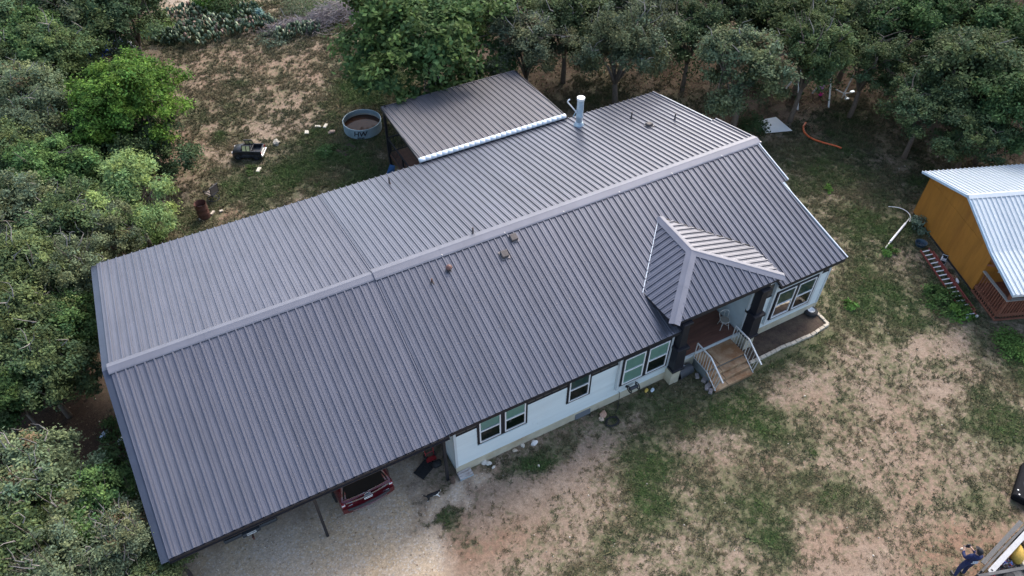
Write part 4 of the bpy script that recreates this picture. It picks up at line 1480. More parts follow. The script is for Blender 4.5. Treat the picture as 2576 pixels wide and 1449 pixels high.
def skin_mesh(name, verts, edges, radii, root=0, sub=2):
    me_ = bpy.data.meshes.new(name)
    me_.from_pydata([tuple(v) for v in verts], edges, [])
    ob = bpy.data.objects.new(name, me_)
    COL.objects.link(ob)
    sm = ob.modifiers.new('skin', 'SKIN')
    sm.use_smooth_shade = True
    sm.branch_smoothing = .3
    for i, d in enumerate(me_.skin_vertices[0].data):
        r_ = radii[i]
        d.radius = r_ if isinstance(r_, tuple) else (r_, r_)
        d.use_root = (i == root)
    ss = ob.modifiers.new('sub', 'SUBSURF')
    ss.levels = ss.render_levels = sub
    out = bake(ob)
    out.name = name
    return out


M_TYRE = mat('tyre rubber', (.018, .018, .019), .85, 0, .3, 20)
M_RIM = mat('wheel alloy', (.35, .35, .37), .35, .7, .1, 6)
M_CHROME = mat('chrome', (.75, .76, .78), .18, 1.0, .03, 4)
M_RED = mat('dark red car paint', (.105, .006, .011), .25, 0, .04, 3, spec=.5, coat=.5)
M_TINT = mat('tinted car glass', (.006, .007, .008), .10, 0, .1, 2, spec=.12)
M_LAMP = mat('red lamp lens', (.26, .02, .025), .15, 0, .1, 8, spec=.7)
M_PLAST = mat('grey black plastic', (.045, .05, .058), .5, 0, .12, 12)
M_PLATE = mat('white number plate', (.72, .73, .72), .45, 0, .05, 10)
M_INK = mat('dark ink', (.02, .02, .03), .6)
M_PAINTK = mat('black car paint', (.012, .013, .017), .25, 0, .1, 3, spec=.6, coat=.5)


def wheel(parent, x, y, r_, w, m_rim=M_RIM, spokes=6):
    M = Matrix.Translation((x, y, r_)) @ Matrix.Rotation(R(90), 4, 'Y')
    ty = place('wheel', MB().lathe([(r_ * .62, -w / 2), (r_ * .93, -w / 2), (r_, -w * .32), (r_, w * .32), (r_ * .93, w / 2), (r_ * .62, w / 2)], 24).mesh('wheel', M_TYRE, smooth=True), parent, False, M)
    rm = MB().lathe([(.001, 0), (r_ * .18, w * .12), (r_ * .2, w * .1)], 12).lathe([(r_ * .52, w * .42), (r_ * .63, w * .46), (r_ * .63, -w * .46), (r_ * .52, -w * .42)], 24)
    for k in range(spokes):
        a = k * 2 * math.pi / spokes
        for s_ in (-1, 1):
            rm.bar((math.cos(a) * r_ * .1, math.sin(a) * r_ * .1, w * .2 * s_), (math.cos(a) * r_ * .58, math.sin(a) * r_ * .58, w * .34 * s_), r_ * .16, .02)
    place('rim', rm.mesh('rim', m_rim), ty, False)
    return ty


SUV = thing('sport_utility_vehicle', 'dark red sport utility vehicle parked tail out under the carport', 'car', (-3.37, .24, 0), R(2), None, (1, 1, .87))
secs = []
for y, w, zt, zbelt, wt in ((.03, .90, 1.10, 1.06, .90), (.0, .955, 1.14, 1.08, .93), (.08, .985, 1.20, 1.10, .92), (.20, .99, 1.50, 1.12, .84), (.33, .995, 1.80, 1.14, .76), (.42, 1.0, 1.88, 1.15, .72),
                            (1.2, 1.01, 1.93, 1.16, .73), (2.6, 1.01, 1.93, 1.15, .73), (3.3, 1.01, 1.86, 1.14, .71), (3.9, 1.0, 1.45, 1.13, .80), (4.2, 1.0, 1.20, 1.12, .88), (5.0, .97, 1.10, 1.02, .85), (5.25, .88, .95, .85, .75)):
    h = [(w * .80, .30), (w, .46), (w, .80), (w * .985, zbelt), (wt + .02, max(zt - .10, zbelt + .02)), (wt * .86, zt), (wt * .4, zt + .015)]
    secs.append([(x, y, z) for x, z in h] + [(-x, y, z) for x, z in h[::-1]])
MB().loft(secs).build('body', M_RED, SUV, smooth=True, world=False)
zs = lambda z: .08 + (z - 1.20) * .40              # hatch slope: y at height z
rw = MB()
n = 8
vs = []
for z, w in ((1.24, .83), (1.30, .84), (1.50, .79), (1.72, .72), (1.78, .70)):
    for i in range(n + 1):
        u = -1 + 2 * i / n
        vs.append((u * w, zs(z) - .03 + .05 * u * u - .01, z))
rw.add(vs, [(r_ * (n + 1) + i, r_ * (n + 1) + i + 1, (r_ + 1) * (n + 1) + i + 1, (r_ + 1) * (n + 1) + i) for r_ in range(4) for i in range(n)])
rw.build('rear_window', M_TINT, SUV, smooth=True, world=False)


def arc_strip(name, z, w, h, y0, sag, m_, d=.02, xo=0.0):
    mb = MB()
    k = 10
    for i in range(k):
        u0, u1 = -1 + 2 * i / k, -1 + 2 * (i + 1) / k
        mb.bar((u0 * w + xo, y0 + sag * u0 * u0, z), (u1 * w + xo, y0 + sag * u1 * u1, z), d, h)
    return mb.build(name, m_, SUV, world=False)


arc_strip('chrome_strip', 1.225, .86, .045, .035, .06, M_CHROME)
arc_strip('chrome_bar', 1.03, .80, .085, -.035, .07, M_CHROME)
bmp = arc_strip('bumper', .60, .97, .34, -.06, .12, M_RED, .16)
arc_strip('bumper_insert', .70, .80, .15, -.145, .07, M_PLAST, .02)
arc_strip('bumper_trim', .50, .66, .04, -.15, .07, M_CHROME, .02)
for s_ in (-1, 1):
    MB().bx(s_ * .92 - .06, s_ * .92 + .06, -.01, .16, .86, 1.13).build('tail_lamp', M_LAMP, SUV, world=False, bevel=.02)
    MB().bx(s_ * .90 - .075, s_ * .90 + .055, -.028, .03, 1.0, 1.07).build('lamp_strip', M_WHITE, SUV, world=False, bevel=.01)
    for a, b in ((.62, 1.35), (1.43, 2.35), (2.43, 3.3)):
        MB().add([(s_ * 1.0, a, 1.19), (s_ * 1.0, b, 1.19), (s_ * .80, b - .04, 1.70), (s_ * .80, a + .06, 1.74)], [(0, 1, 2, 3)]).build('side_window', M_TINT, SUV, world=False)
    MB().bar((s_ * .62, .7, 1.98), (s_ * .62, 3.1, 1.98), .05, .05).build('roof_rail', M_PLAST, SUV, world=False)
    for y in (1.0, 4.25):
        wheel(SUV, s_ * .93, y, .40, .27)
pl = MB().bx(-.16, .16, -.068, -.055, .86, .99).build('number_plate', M_PLATE, SUV, world=False)
text_mesh('plate_text', 'MYP·3475', .075, M_INK, pl, Matrix.Translation((0, -.069, .915)) @ Matrix.Rotation(R(90), 4, 'X'), False)
em = place('emblem', MB().lathe([(.09, 0), (.10, .008), (.10, .014), (.09, .016)], 24).mesh('emblem', M_CHROME, smooth=True), SUV, False,
           Matrix.Translation((0, .0, 1.125)) @ Matrix.Rotation(R(80), 4, 'X') @ Matrix.Diagonal((1.25, .55, 1, 1)))
place('emblem_field', MB().lathe([(.001, .010), (.088, .010)], 24).mesh('emblem_field', M_PLAST), em, False)
MB().bx(.55, .78, -.075, -.06, .80, .83).build('badge', M_CHROME, SUV, world=False)
MB().bx(-.76, -.60, -.06, -.045, .93, .955).build('badge', M_CHROME, SUV, world=False)

PK = thing('pickup_truck', 'black pickup truck under the carport with only its rear bumper showing', 'truck', (-7.42, .98, 0), R(1))
MB().bx(-.95, .95, .25, 5.3, .45, .95).bx(-.95, -.87, .25, 2.1, .95, 1.32).bx(.87, .95, .25, 2.1, .95, 1.32).bx(-.95, .95, 2.1, 2.18, .95, 1.32).build('body', M_PAINTK, PK, world=False, bevel=.02)
MB().bx(-.87, .87, .25, .32, .62, 1.32).build('tailgate', M_PAINTK, PK, world=False, bevel=.02)
secs = []
for y, zt, wt in ((2.2, 1.5, .85), (2.3, 1.86, .74), (3.6, 1.88, .74), (4.2, 1.35, .84), (4.3, 1.25, .9), (5.35, 1.1, .88)):
    h = [(.95, .95), (.95, 1.18), (wt, zt - .05), (wt * .8, zt)]
    secs.append([(x, y, z) for x, z in h] + [(-x, y, z) for x, z in h[::-1]])
MB().loft(secs).build('cab', M_PAINTK, PK, smooth=True, world=False)
MB().add([(-.7, 2.19, 1.5), (.7, 2.19, 1.5), (.62, 2.27, 1.78), (-.62, 2.27, 1.78)], [(0, 1, 2, 3)]).build('rear_window', M_TINT, PK, world=False)
bp_ = MB().bx(-.93, -.30, .0, .2, .50, .68).bx(.30, .93, .0, .2, .50, .68).bx(-.32, .32, -.03, .2, .42, .60).build('bumper', M_PLAST, PK, world=False, bevel=.03)
for s_ in (-1, 1):
    tr_ = MB()
    for k in range(8):
        tr_.bx(s_ * (.36 + k * .068) - .022, s_ * (.36 + k * .068) + .022, .02, .17, .68, .686)
    tr_.build('bumper_tread', M_TYRE, bp_, world=False)
    MB().bx(s_ * .95 - .05, s_ * .95 + .05, .24, .34, .9, 1.28).build('tail_lamp', M_LAMP, PK, world=False)
    for y in (1.1, 4.3):
        wheel(PK, s_ * .86, y, .40, .26)
pl = MB().add([(-.16, -.045, .49), (.16, -.045, .49), (.16, -.02, .60), (-.16, -.02, .60)], [(0, 1, 2, 3)]).build('number_plate', M_PLATE, PK, world=False)
text_mesh('plate_text', 'KLT·1846', .07, M_INK, pl, Matrix.Translation((0, -.036, .545)) @ Matrix.Rotation(R(77), 4, 'X'), False)
MB().bar((0, .1, .42), (0, -.22, .42), .06, .06).lathe([(.03, 0), (.03, .05), (.045, .07), (.04, .11), (.001, .12)], 10, (0, -.2, .45)).build('tow_hitch', M_RUST, PK, world=False)

# ---- ride-on toy truck
TT = thing('toy_truck', 'black ride-on toy pickup truck with yellow window panes on the lawn', 'toy truck', (G(628, 392).x, G(628, 392).y, 0), R(151), None, (1.16, 1.16, 1.22))
# local +x is the front of the toy
M_TOY = mat('scuffed black toy plastic', (.016, .017, .021), .38, 0, .3, 6, col2=(.05, .055, .065))
M_YEL = mat('faded yellow pane', (.80, .74, .36), .6, 0, .12, 9)
hb = MB()
secs = []
for x, w, z0, z1 in ((.70, .27, .16, .36), (.62, .33, .13, .44), (.30, .35, .12, .50), (.20, .35, .12, .50)):
    secs.append([(x, -w, z0), (x, -w, z1 - .05), (x, -w * .8, z1), (x, w * .8, z1), (x, w, z1 - .05), (x, w, z0)])
hb.loft(secs).build('hood', M_TOY, TT, smooth=True, world=False)
MB().bx(-.72, .22, -.35, .35, .12, .26).bx(-.72, .22, -.35, -.29, .26, .47).bx(-.72, .22, .29, .35, .26, .47).bx(-.24, -.19, -.29, .29, .26, .47).bx(-.72, -.66, -.29, .29, .26, .46).build('body', M_TOY, TT, world=False, bevel=.015)
MB().bx(-.66, -.24, -.29, .29, .262, .275).build('bed_floor', M_PLAST, TT, world=False)
MB().add([(.25, -.29, .50), (.25, .29, .50), (.10, .25, .70), (.10, -.25, .70)], [(0, 1, 2, 3)]).add([(.262, -.29, .50), (.262, .29, .50), (.112, .25, .70), (.112, -.25, .70)], [(0, 1, 2, 3)]).build('windscreen', mat('hazy clear plastic', (.28, .30, .34), .25), TT, world=False)
for s_ in (-1, 1):
    df = MB()
    for a, b in ((.15, -.02), (-.05, -.21)):
        y = s_ * .32
        df.bar((b - .015, y, .46), (b - .015, y - s_ * .10, .71), .03, .03).bar((a + .01, y, .46), (a + .01, y - s_ * .10, .71), .03, .03)
    df.bx(-.24, .17, s_ * .22 - .02, s_ * .22 + .02, .70, .735)
    df = df.build('door_frame', M_TOY, TT, world=False)
    for a, b in ((.15, -.02), (-.05, -.21)):
        MB().bar(((a + b) / 2, s_ * .32, .475), ((a + b) / 2, s_ * .225, .705), a - b, .012, (0, s_, 0)).build('window_pane', M_YEL, df, world=False)
    MB().bx(-.735, -.70, s_ * .30 - .04, s_ * .30 + .04, .28, .42).build('tail_lamp', M_LAMP, TT, world=False)
    MB().bx(.60, .70, s_ * .25 - .05, s_ * .25 + .05, .30, .38).build('headlamp', M_STEEL, TT, world=False)
    for x in (.44, -.46):
        M = Matrix.Translation((x, s_ * .33, .15)) @ Matrix.Rotation(R(90), 4, 'X')
        wq = place('wheel', MB().lathe([(.08, -.06), (.14, -.06), (.15, -.04), (.15, .04), (.14, .06), (.08, .06)], 18).mesh('wheel', M_TYRE, smooth=True), TT, False, M)
        place('rim', MB().lathe([(.001, -.05), (.05, -.055), (.085, -.045), (.085, .045), (.05, .055), (.001, .05)], 14).mesh('rim', M_PLAST), wq, False)
MB().bx(-.80, -.73, -.36, .36, .17, .25).build('bumper', M_CHROME, TT, world=False, bevel=.01)
MB().bx(-.12, .0, -.2, .2, .26, .34).bx(-.17, -.12, -.2, .2, .26, .52).build('seat', M_PLAST, TT, world=False, bevel=.01)
MB().tube([(.16, .10, .47), (.10, .10, .52)], .012, 6).lathe([(.06, 0), (.075, .01), (.06, .02)], 14, (.1, .1, .52)).build('steering_wheel', M_STEEL, TT, world=False)

# ---- the person flying the drone
PE = thing('person', 'person in navy hoodie, jeans and black cap holding a remote beside the trailer', 'person', (13.47, -11.62, 0), R(-28))
# local +y is where the person faces
Vp = [(0, 0, .98), (0, -.01, 1.12), (0, -.01, 1.30), (0, -.01, 1.46), (0, .0, 1.55), (0, .02, 1.64),
      (.17, -.01, 1.45), (.25, .02, 1.22), (.20, .24, 1.16), (.12, .33, 1.20),
      (-.17, -.01, 1.45), (-.25, .02, 1.22), (-.20, .24, 1.16), (-.12, .33, 1.20),
      (.10, 0, .90), (.14, .04, .50), (.15, -.02, .10), (.16, .10, .045), (.165, .20, .035),
      (-.10, 0, .90), (-.15, -.02, .50), (-.17, -.10, .10), (-.18, .02, .045), (-.185, .12, .035)]
Ep = [(0, 1), (1, 2), (2, 3), (3, 4), (4, 5), (3, 6), (6, 7), (7, 8), (8, 9), (3, 10), (10, 11), (11, 12), (12, 13), (0, 14), (14, 15), (15, 16), (16, 17), (17, 18), (0, 19), (19, 20), (20, 21), (21, 22), (22, 23)]
Rp = [(.17, .13), (.16, .12), (.18, .13), (.16, .11), .065, .07, .085, .065, .052, .036, .085, .065, .052, .036, .11, .075, .05, .05, .04, .11, .075, .05, .05, .04]
for s_, wrist in ((1, 9), (-1, 13)):                       # five separate fingers round the remote
    w0 = Vector(Vp[wrist])
    kn = len(Vp)
    Vp.append(tuple(w0 + Vector((-.01 * s_, .055, .012))))
    Ep.append((wrist, kn))
    Rp.append((.036, .020))
    for f in range(4):
        b0 = w0 + Vector((s_ * (.03 - .02 * f), .085, .02))
        i0 = len(Vp)
        ln = (.030, .036, .034, .026)[f]
        Vp += [tuple(b0), tuple(b0 + Vector((-.012 * s_, ln, -.010))), tuple(b0 + Vector((-.03 * s_, ln * 1.1, -.032)))]
        Ep += [(kn, i0), (i0, i0 + 1), (i0 + 1, i0 + 2)]
        Rp += [.0105, .009, .008]
    i0 = len(Vp)
    Vp += [tuple(w0 + Vector((-.035 * s_, .03, .03))), tuple(w0 + Vector((-.055 * s_, .06, .034)))]
    Ep += [(kn, i0), (i0, i0 + 1)]
    Rp += [.012, .010]
bm_ = skin_mesh('body', Vp, Ep, Rp, 0, 1)
M_NAVY = mat('navy hoodie', (.010, .018, .075), .85, 0, .2, 9)
M_JEAN = mat('dark blue jeans', (.018, .028, .085), .85, 0, .25, 9)
M_SKIN = mat('skin', (.42, .25, .18), .55, 0, .06, 9)
M_BOOT = mat('grey boots', (.07, .06, .055), .7)
for m_ in (M_NAVY, M_JEAN, M_SKIN, M_BOOT):
    bm_.materials.append(m_)
for p in bm_.polygons:
    c = p.center
    arm = abs(c.x) > .06 and c.y > .28 and c.z > 1.0
    p.material_index = 2 if (arm or c.z > 1.545) else (0 if c.z > .93 else (1 if c.z > .13 else 3))
place('body', bm_, PE, False)
hd = MB()
hs = []
for z, rx, ry, oy in ((1.56, .055, .06, .01), (1.60, .068, .085, .02), (1.66, .076, .098, .018), (1.72, .080, .102, .01), (1.78, .074, .09, .0), (1.82, .05, .06, -.01), (1.835, .01, .01, -.01)):
    hs.append([(rx * math.cos(2 * math.pi * k / 14), oy + ry * math.sin(2 * math.pi * k / 14), z) for k in range(14)])
hd.loft(hs)
head = hd.build('head', M_SKIN, PE, smooth='all', world=False)
MB().add([(-.014, .112, 1.665), (.014, .112, 1.665), (0, .112, 1.715), (0, .140, 1.672)], [(0, 1, 3), (0, 3, 2), (1, 2, 3)]).build('nose', M_SKIN, head, world=False)
MB().bx(-.025, .025, .100, .112, 1.628, 1.638).build('mouth', mat('lips', (.3, .13, .11), .6), head, world=False)
for s_ in (-1, 1):
    MB().blob((s_ * .032, .104, 1.70), (.012, .008, .008), 3, 0).build('eye', mat('eye', (.05, .04, .035), .3), head, world=False)
    MB().blob((s_ * .083, .005, 1.68), (.012, .028, .036), 3, .1).build('ear', M_SKIN, head, world=False)
hr = MB()
hr.loft([[(.083 * k * math.cos(2 * math.pi * i / 14), -.012 + .105 * k * math.sin(2 * math.pi * i / 14), z) for i in range(14)] for z, k in ((1.665, .95), (1.73, 1.02))], cap=False)
hr.build('hair', M_DARK, PE, world=False)
cp = MB()
cp.loft([[(.09 * k * math.cos(2 * math.pi * i / 16), .112 * k * math.sin(2 * math.pi * i / 16), z) for i in range(16)] for z, k in ((1.725, 1.0), (1.77, 1.0), (1.82, .82), (1.85, .45), (1.857, .05))])
cp.add([(-.075, .07, 1.73), (.075, .07, 1.73), (.065, .17, 1.72), (.03, .205, 1.715), (-.03, .205, 1.715), (-.065, .17, 1.72)], [(0, 1, 2, 3, 4, 5)])
cp.build('cap', mat('black cap', (.008, .009, .014), .8), PE, smooth=True, world=False)
hoodm = MB()
hoodm.loft([[(.12 * k * math.cos(2 * math.pi * i / 12), -.05 + .10 * k * math.sin(2 * math.pi * i / 12), z) for i in range(12)] for z, k in ((1.46, 1.25), (1.53, 1.2), (1.57, .8))])
hoodm.build('hood', M_NAVY, PE, smooth='all', world=False)
for i, (z, w) in enumerate(((1.30, .20), (1.24, .16), (1.18, .21))):
    MB().bx(-w / 2, w / 2, -.155, -.138, z - .018, z + .018).build('back_print', mat('white print', (.6, .62, .66), .8, 0, .4, 40), PE, world=False)
rc = MB().bx(-.13, .13, .39, .46, 1.17, 1.235).bx(-.07, .07, .41, .44, 1.235, 1.36)
one('drone_remote', rc, mat('dark remote plastic', (.02, .022, .03), .4), 'dark drone remote held in the hands of the person', 'remote', bevel=.01, loc=PE.location, rotz=R(-28))

# ---- the cat
CA = thing('cat', 'black and white cat walking over the gravel', 'cat', (G(1090, 1252).x, G(1090, 1252).y, 0), R(-4))
Vc = [(-.17, 0, .24), (-.08, 0, .25), (.05, 0, .245), (.15, 0, .25), (.22, 0, .30), (.275, 0, .325), (.315, 0, .315),
      (.13, .05, .20), (.15, .055, .10), (.14, .055, .02), (.17, .055, .015), (.15, -.05, .20), (.20, -.055, .10), (.22, -.055, .02), (.25, -.055, .015),
      (-.15, .055, .20), (-.13, .06, .13), (-.18, .06, .08), (-.17, .06, .015), (-.14, .06, .013), (-.19, -.055, .20), (-.17, -.06, .13), (-.235, -.06, .08), (-.24, -.06, .015), (-.21, -.06, .013),
      (-.24, .01, .26), (-.31, .03, .30), (-.35, .02, .38), (-.33, -.03, .44), (-.29, -.05, .46)]
Ec = [(0, 1), (1, 2), (2, 3), (3, 4), (4, 5), (5, 6), (3, 7), (7, 8), (8, 9), (9, 10), (3, 11), (11, 12), (12, 13), (13, 14), (0, 15), (15, 16), (16, 17), (17, 18), (18, 19), (0, 20), (20, 21), (21, 22), (22, 23), (23, 24),
      (0, 25), (25, 26), (26, 27), (27, 28), (28, 29)]
Rc = [(.075, .085), (.075, .085), (.072, .085), (.07, .08), .045, .05, .026] + [.038, .024, .018, .018] * 2 + [.05, .035, .022, .018, .018] * 2 + [.024, .02, .018, .017, .013]
bc = skin_mesh('body', Vc, Ec, Rc, 1, 2)
M_FUR = mat('black fur', (.014, .013, .014), .85, 0, .3, 30)
M_FURW = mat('white fur', (.75, .73, .69), .85, 0, .08, 30)
bc.materials.append(M_FUR)
bc.materials.append(M_FURW)
for p in bc.polygons:
    c = p.center
    w = (c.x > .20 and c.z < .315) or c.z < .07 or (c.x > .09 and c.y < -.035 and c.z < .27) or (-.02 < c.x < .13 and c.z < .235 and c.y < 0) or (c.x > .295)
    p.material_index = 1 if w else 0
place('body', bc, CA, False)
for s_ in (-1, 1):
    MB().add([(.255, s_ * .018, .365), (.29, s_ * .02, .36), (.27, s_ * .05, .35), (.272, s_ * .035, .41)], [(0, 1, 3), (1, 2, 3), (2, 0, 3)]).build('ear', M_FUR, CA, world=False)
    MB().blob((.318, s_ * .022, .335), (.006, .006, .006), 2, 0).build('eye', mat('cat eye', (.3, .28, .05), .2), CA, world=False)

# ================================================================== TRAILER IN THE CORNER
TR = thing('utility_trailer', 'black utility trailer with silver side rail cut by the bottom right corner', 'trailer', (15.4, -12.6, 0))
M_ALU = mat('dull aluminium', (.30, .31, .325), .5, .3, .12, 8)
M_FRAME = mat('worn black frame', (.03, .032, .036), .55, 0, .3, 8, col2=(.09, .09, .095))
MB().bx(13.75, 18.0, -13.7, -12.12, .45, .52).build('bed', M_FRAME, TR)
MB().bar((13.62, -12.02, .86), (18.0, -11.42, .86), .07, .10).bar((13.62, -12.02, .52), (18.0, -11.42, .52), .07, .10).build('side_frame', M_FRAME, TR)
for k in range(4):
    x = 13.72 + k * 1.05
    MB().bx(x - .03, x + .03, -12.04 + .137 * (x - 13.62) - .03, -12.04 + .137 * (x - 13.62) + .03, .5, .82).build('stake', M_FRAME, TR)
sr = MB()
a, b = Vector((13.80, -12.17, 1.02)), Vector((18.0, -11.56, 1.02))
d = (b - a).normalized()
s_ = Vector((-d.y, d.x, 0))
outl = [a + s_ * .085 * math.cos(t) * 1.0 - d * .085 * math.sin(t) for t in np.linspace(0, math.pi, 8)] + [b - s_ * .085, b + s_ * .085]
sr.add([tuple(p) for p in outl] + [tuple(p - Vector((0, 0, .04))) for p in outl], [tuple(range(10)), tuple(range(19, 9, -1))] + [(i, (i + 1) % 10, 10 + (i + 1) % 10, 10 + i) for i in range(10)])
sr = sr.build('side_rail', M_ALU, TR)
c = a + d * .05
MB().bx(c.x - .03, c.x + .03, c.y - .03, c.y + .03, 1.018, 1.026).build('rail_socket', M_TYRE, sr)
MB().bar((13.15, -12.10, 1.18), (15.6, -12.93, 1.18), .10, .06).build('cross_bar', M_FRAME, TR)
MB().bx(13.3, 13.36, -12.2, -12.1, .3, 1.15).build('jack_post', M_FRAME, TR)
MB().bar((13.9, -12.5, .5), (12.9, -12.35, .5), .09, .09).build('tongue', M_FRAME, TR)
MB().bar((14.1, -11.83, .60), (16.6, -11.45, .60), .14, .03).build('fender_plank', mat('weathered grey plank', (.11, .11, .11), .8, 0, .2, 6, stretch=(1, 6, 1)), TR)
for y in (-11.75, -13.85):
    M = Matrix.Translation((16.4, y, .34)) @ Matrix.Rotation(R(98), 4, 'X')
    place('wheel', MB().lathe([(.18, -.1), (.31, -.1), (.34, -.06), (.34, .06), (.31, .1), (.18, .1)], 20).mesh('wheel', M_TYRE, smooth=True), TR, False, Matrix.Translation(-WO['utility_trailer']) @ M)
yb_ = MB()
yb_.loft([[(rx * math.cos(2 * math.pi * k / 12) + ox, ry * math.sin(2 * math.pi * k / 12), z) for k in range(12)] for z, rx, ry, ox in ((0, .30, .17, 0), (.12, .36, .22, 0), (.26, .34, .19, .03), (.36, .24, .10, .06), (.40, .08, .03, .08))])
one('yellow_sack', yb_, mat('mustard yellow canvas', (.52, .33, .06), .8, 0, .18, 7, bump=.5, bscale=9), 'mustard yellow canvas sack lying in the trailer', 'sack', smooth='all', loc=(15.35, -12.18, .525), rotz=R(40))
one('plywood_sheet', MB().bx(-.55, .55, -.35, .35, 0, .16), mat('pale plywood', (.50, .42, .31), .8, 0, .1, 4), 'pale plywood board lying in the trailer beside the yellow sack', 'board', loc=(15.75, -12.62, .525), rotz=R(-12), bevel=.01)
tg = MB()
rr = random.Random(5)
for k in range(11):
    p = [Vector((rr.uniform(-.3, .3), rr.uniform(-.2, .2), .06 + rr.random() * .2)) for _ in range(5)]
    q = [p[0]] + [p[i].lerp(p[i + 1], t) + Vector((0, 0, .04 * math.sin(t * 3))) for i in range(4) for t in (.33, .66, 1)]
    tg.tube(q, .014, 5, mi=(k % 6 if k % 6 < 4 else 0))
one('cable_tangle', tg, [M_TYRE, mat('red cable', (.30, .03, .03), .5), mat('blue cable', (.08, .16, .5), .5), mat('grey cable', (.2, .2, .21), .5)], 'tangle of black, red and blue cables in the trailer', 'cables', smooth='all', loc=(14.62, -12.32, .54))
tb = MB().bx(-.22, .22, -.14, .14, 0, .2)
one('tool_bag', tb, mat('black tool bag', (.02, .02, .022), .8, 0, .3, 12), 'black open tool bag in the trailer beside the cables', 'bag', loc=(14.42, -12.55, .525), rotz=.3, bevel=.04)
ob_ = MB().lathe([(.001, 0), (.05, 0), (.055, .02), (.055, .16), (.03, .20), (.02, .24), (.001, .24)], 12)
one('orange_bottle', ob_, mat('orange plastic', (.65, .20, .03), .4), 'orange bottle standing by the silver trailer rail', 'bottle', smooth=True, loc=(15.12, -12.06, .525))
rs_ = MB()
for k in range(5):
    rs_.tube([(.09 * math.cos(t) + .01 * k, .07 * math.sin(t), .02 + .03 * k) for t in np.linspace(0, 6.28, 13)], .016, 5)
one('red_strap', rs_, mat('red webbing', (.42, .02, .03), .7), 'coiled red strap at the trailer corner beside the person', 'strap', smooth='all', loc=(13.98, -12.24, .53))
one('white_pole', MB().tube([(13.05, -11.93, .02), (13.7, -12.15, .10)], .028, 8), M_WHITE, 'white pole lying at the feet of the person', 'pole', smooth=True)
BB = thing('cargo_box', 'black low box with a round grey hatch on the right edge', 'box', G(2580, 1245))
MB().bx(-.55, 1.2, -.45, .45, .0, .34).build('shell', mat('matt black moulding', (.010, .010, .012), .8, spec=.15), BB, world=False, bevel=.05)
MB().lathe([(.001, .345), (.24, .345), (.26, .36), (.28, .345)], 22, (.2, -.02, 0)).build('hatch', M_PLAST, BB, world=False)
for x, y in ((-.42, .28), (-.42, -.28), (-.25, .36)):
    MB().lathe([(.001, .35), (.03, .35), (.03, .342)], 8, (x, y, 0)).build('bolt', M_STEEL, BB, world=False)
BB.rotation_euler[2] = R(25)
# ================================================================== CABIN AND THE YARD ON THE RIGHT
CB = thing('wooden_cabin', 'orange stained wooden cabin with a white metal roof and front porch', 'cabin', (27.33, 2.5, 0), R(-21.43))
M_ORG = mat('orange stained plywood', (.36, .150, .022), .6, 0, .14, 1.4, rand=.06, stretch=(2, 2, .5), col2=(.27, .105, .016), c2pos=(.5, .8))
M_CROOF = mat('white metal roofing', (.56, .60, .62), .35, 0, .03, 2, rand=.03, spec=.5)
M_CDECK = mat('red brown cabin deck', (.20, .075, .045), .65, 0, .2, 3, rand=.12)
M_GREYW = mat('weathered grey rail', (.30, .275, .25), .8, 0, .2, 8, stretch=(1, 4, 1))
D = 7.0
zroof = lambda y: 2.6 + (0.22 - y) * (1.1 / 3.29) if y > -3.07 else (3.7 - (-3.07 - y) * (1.0 / 2.70) if y > -5.77 else 2.7 - (-5.77 - y) * (.5 / 2.11))
wl = MB()
pts = [(0, .15), (0, zroof(0) - .1), (-3.07, 3.56), (-5.55, zroof(-5.55) - .12), (-5.55, .15)]
for x in (.03, D - .03):
    wl.add([(x + d_, y, z) for d_ in (-.01, .01) for y, z in pts], [(0, 1, 2, 3, 4), (9, 8, 7, 6, 5)])
wl.bx(.03, D, -5.55, -5.50, .15, zroof(-5.55) - .12).bx(.03, D, -.05, 0, .15, zroof(0) - .12)
wl = wl.build('wall', M_ORG, CB, world=False)
n = 27
for i in range(n):                                         # upright planks of the gable wall
    y0, y1 = -i * 5.55 / n - .003, -(i + 1) * 5.55 / n + .003
    zt = [zroof(y0) - .13, zroof(y1) - .13]
    for z0, za, zb_ in ((.12, min(2.28, zt[0]), min(2.28, zt[1])), (2.30, zt[0], zt[1])):
        if min(za, zb_) > z0 + .03:
            o_ = -.018 if z0 < 1 else -.024
            MB().add([(o_, y0, z0), (o_, y1, z0), (o_, y1, zb_), (o_, y0, za), (.018, y0, z0), (.018, y1, z0), (.018, y1, zb_), (.018, y0, za)],
                     [(0, 1, 2, 3), (0, 4, 5, 1), (3, 2, 6, 7), (0, 3, 7, 4), (1, 5, 6, 2)]).build('plank', M_ORG, wl, world=False)
for i in range(12):
    MB().bx(.06 + i * .5, .06 + i * .5 + .49, -5.575, -5.552, .5, 2.62).build('plank', M_ORG, wl, world=False)
MB().bx(-.03, .07, .003, .03, .12, zroof(0) - .12).build('corner_trim', M_ORG, CB, world=False)
MB().bx(-.03, .06, -5.59, -5.552, .12, 2.6).build('corner_trim', M_ORG, CB, world=False)
MB().bx(0, D, -5.5, 0, -.05, .11).build('skid_base', M_DARK, CB, world=False)
# roof: back slope, front slope, porch slope
rf = MB()
for (y0, y1) in ((.22, -3.07), (-3.07, -5.77), (-5.77, -7.88)):
    rf.add([(x, y, zroof(y) - e) for e in (.03, .09) for x, y in ((-.43, y0), (D, y0), (D, y1), (-.43, y1))], [(0, 1, 2, 3), (7, 6, 5, 4), (0, 4, 5, 1), (1, 5, 6, 2), (2, 6, 7, 3), (3, 7, 4, 0)])
rf = rf.build('roof', M_CROOF, CB, world=False)
CBM = Matrix.Translation((27.33, 2.5, 0)) @ Matrix.Rotation(R(-21.43), 4, 'Z')


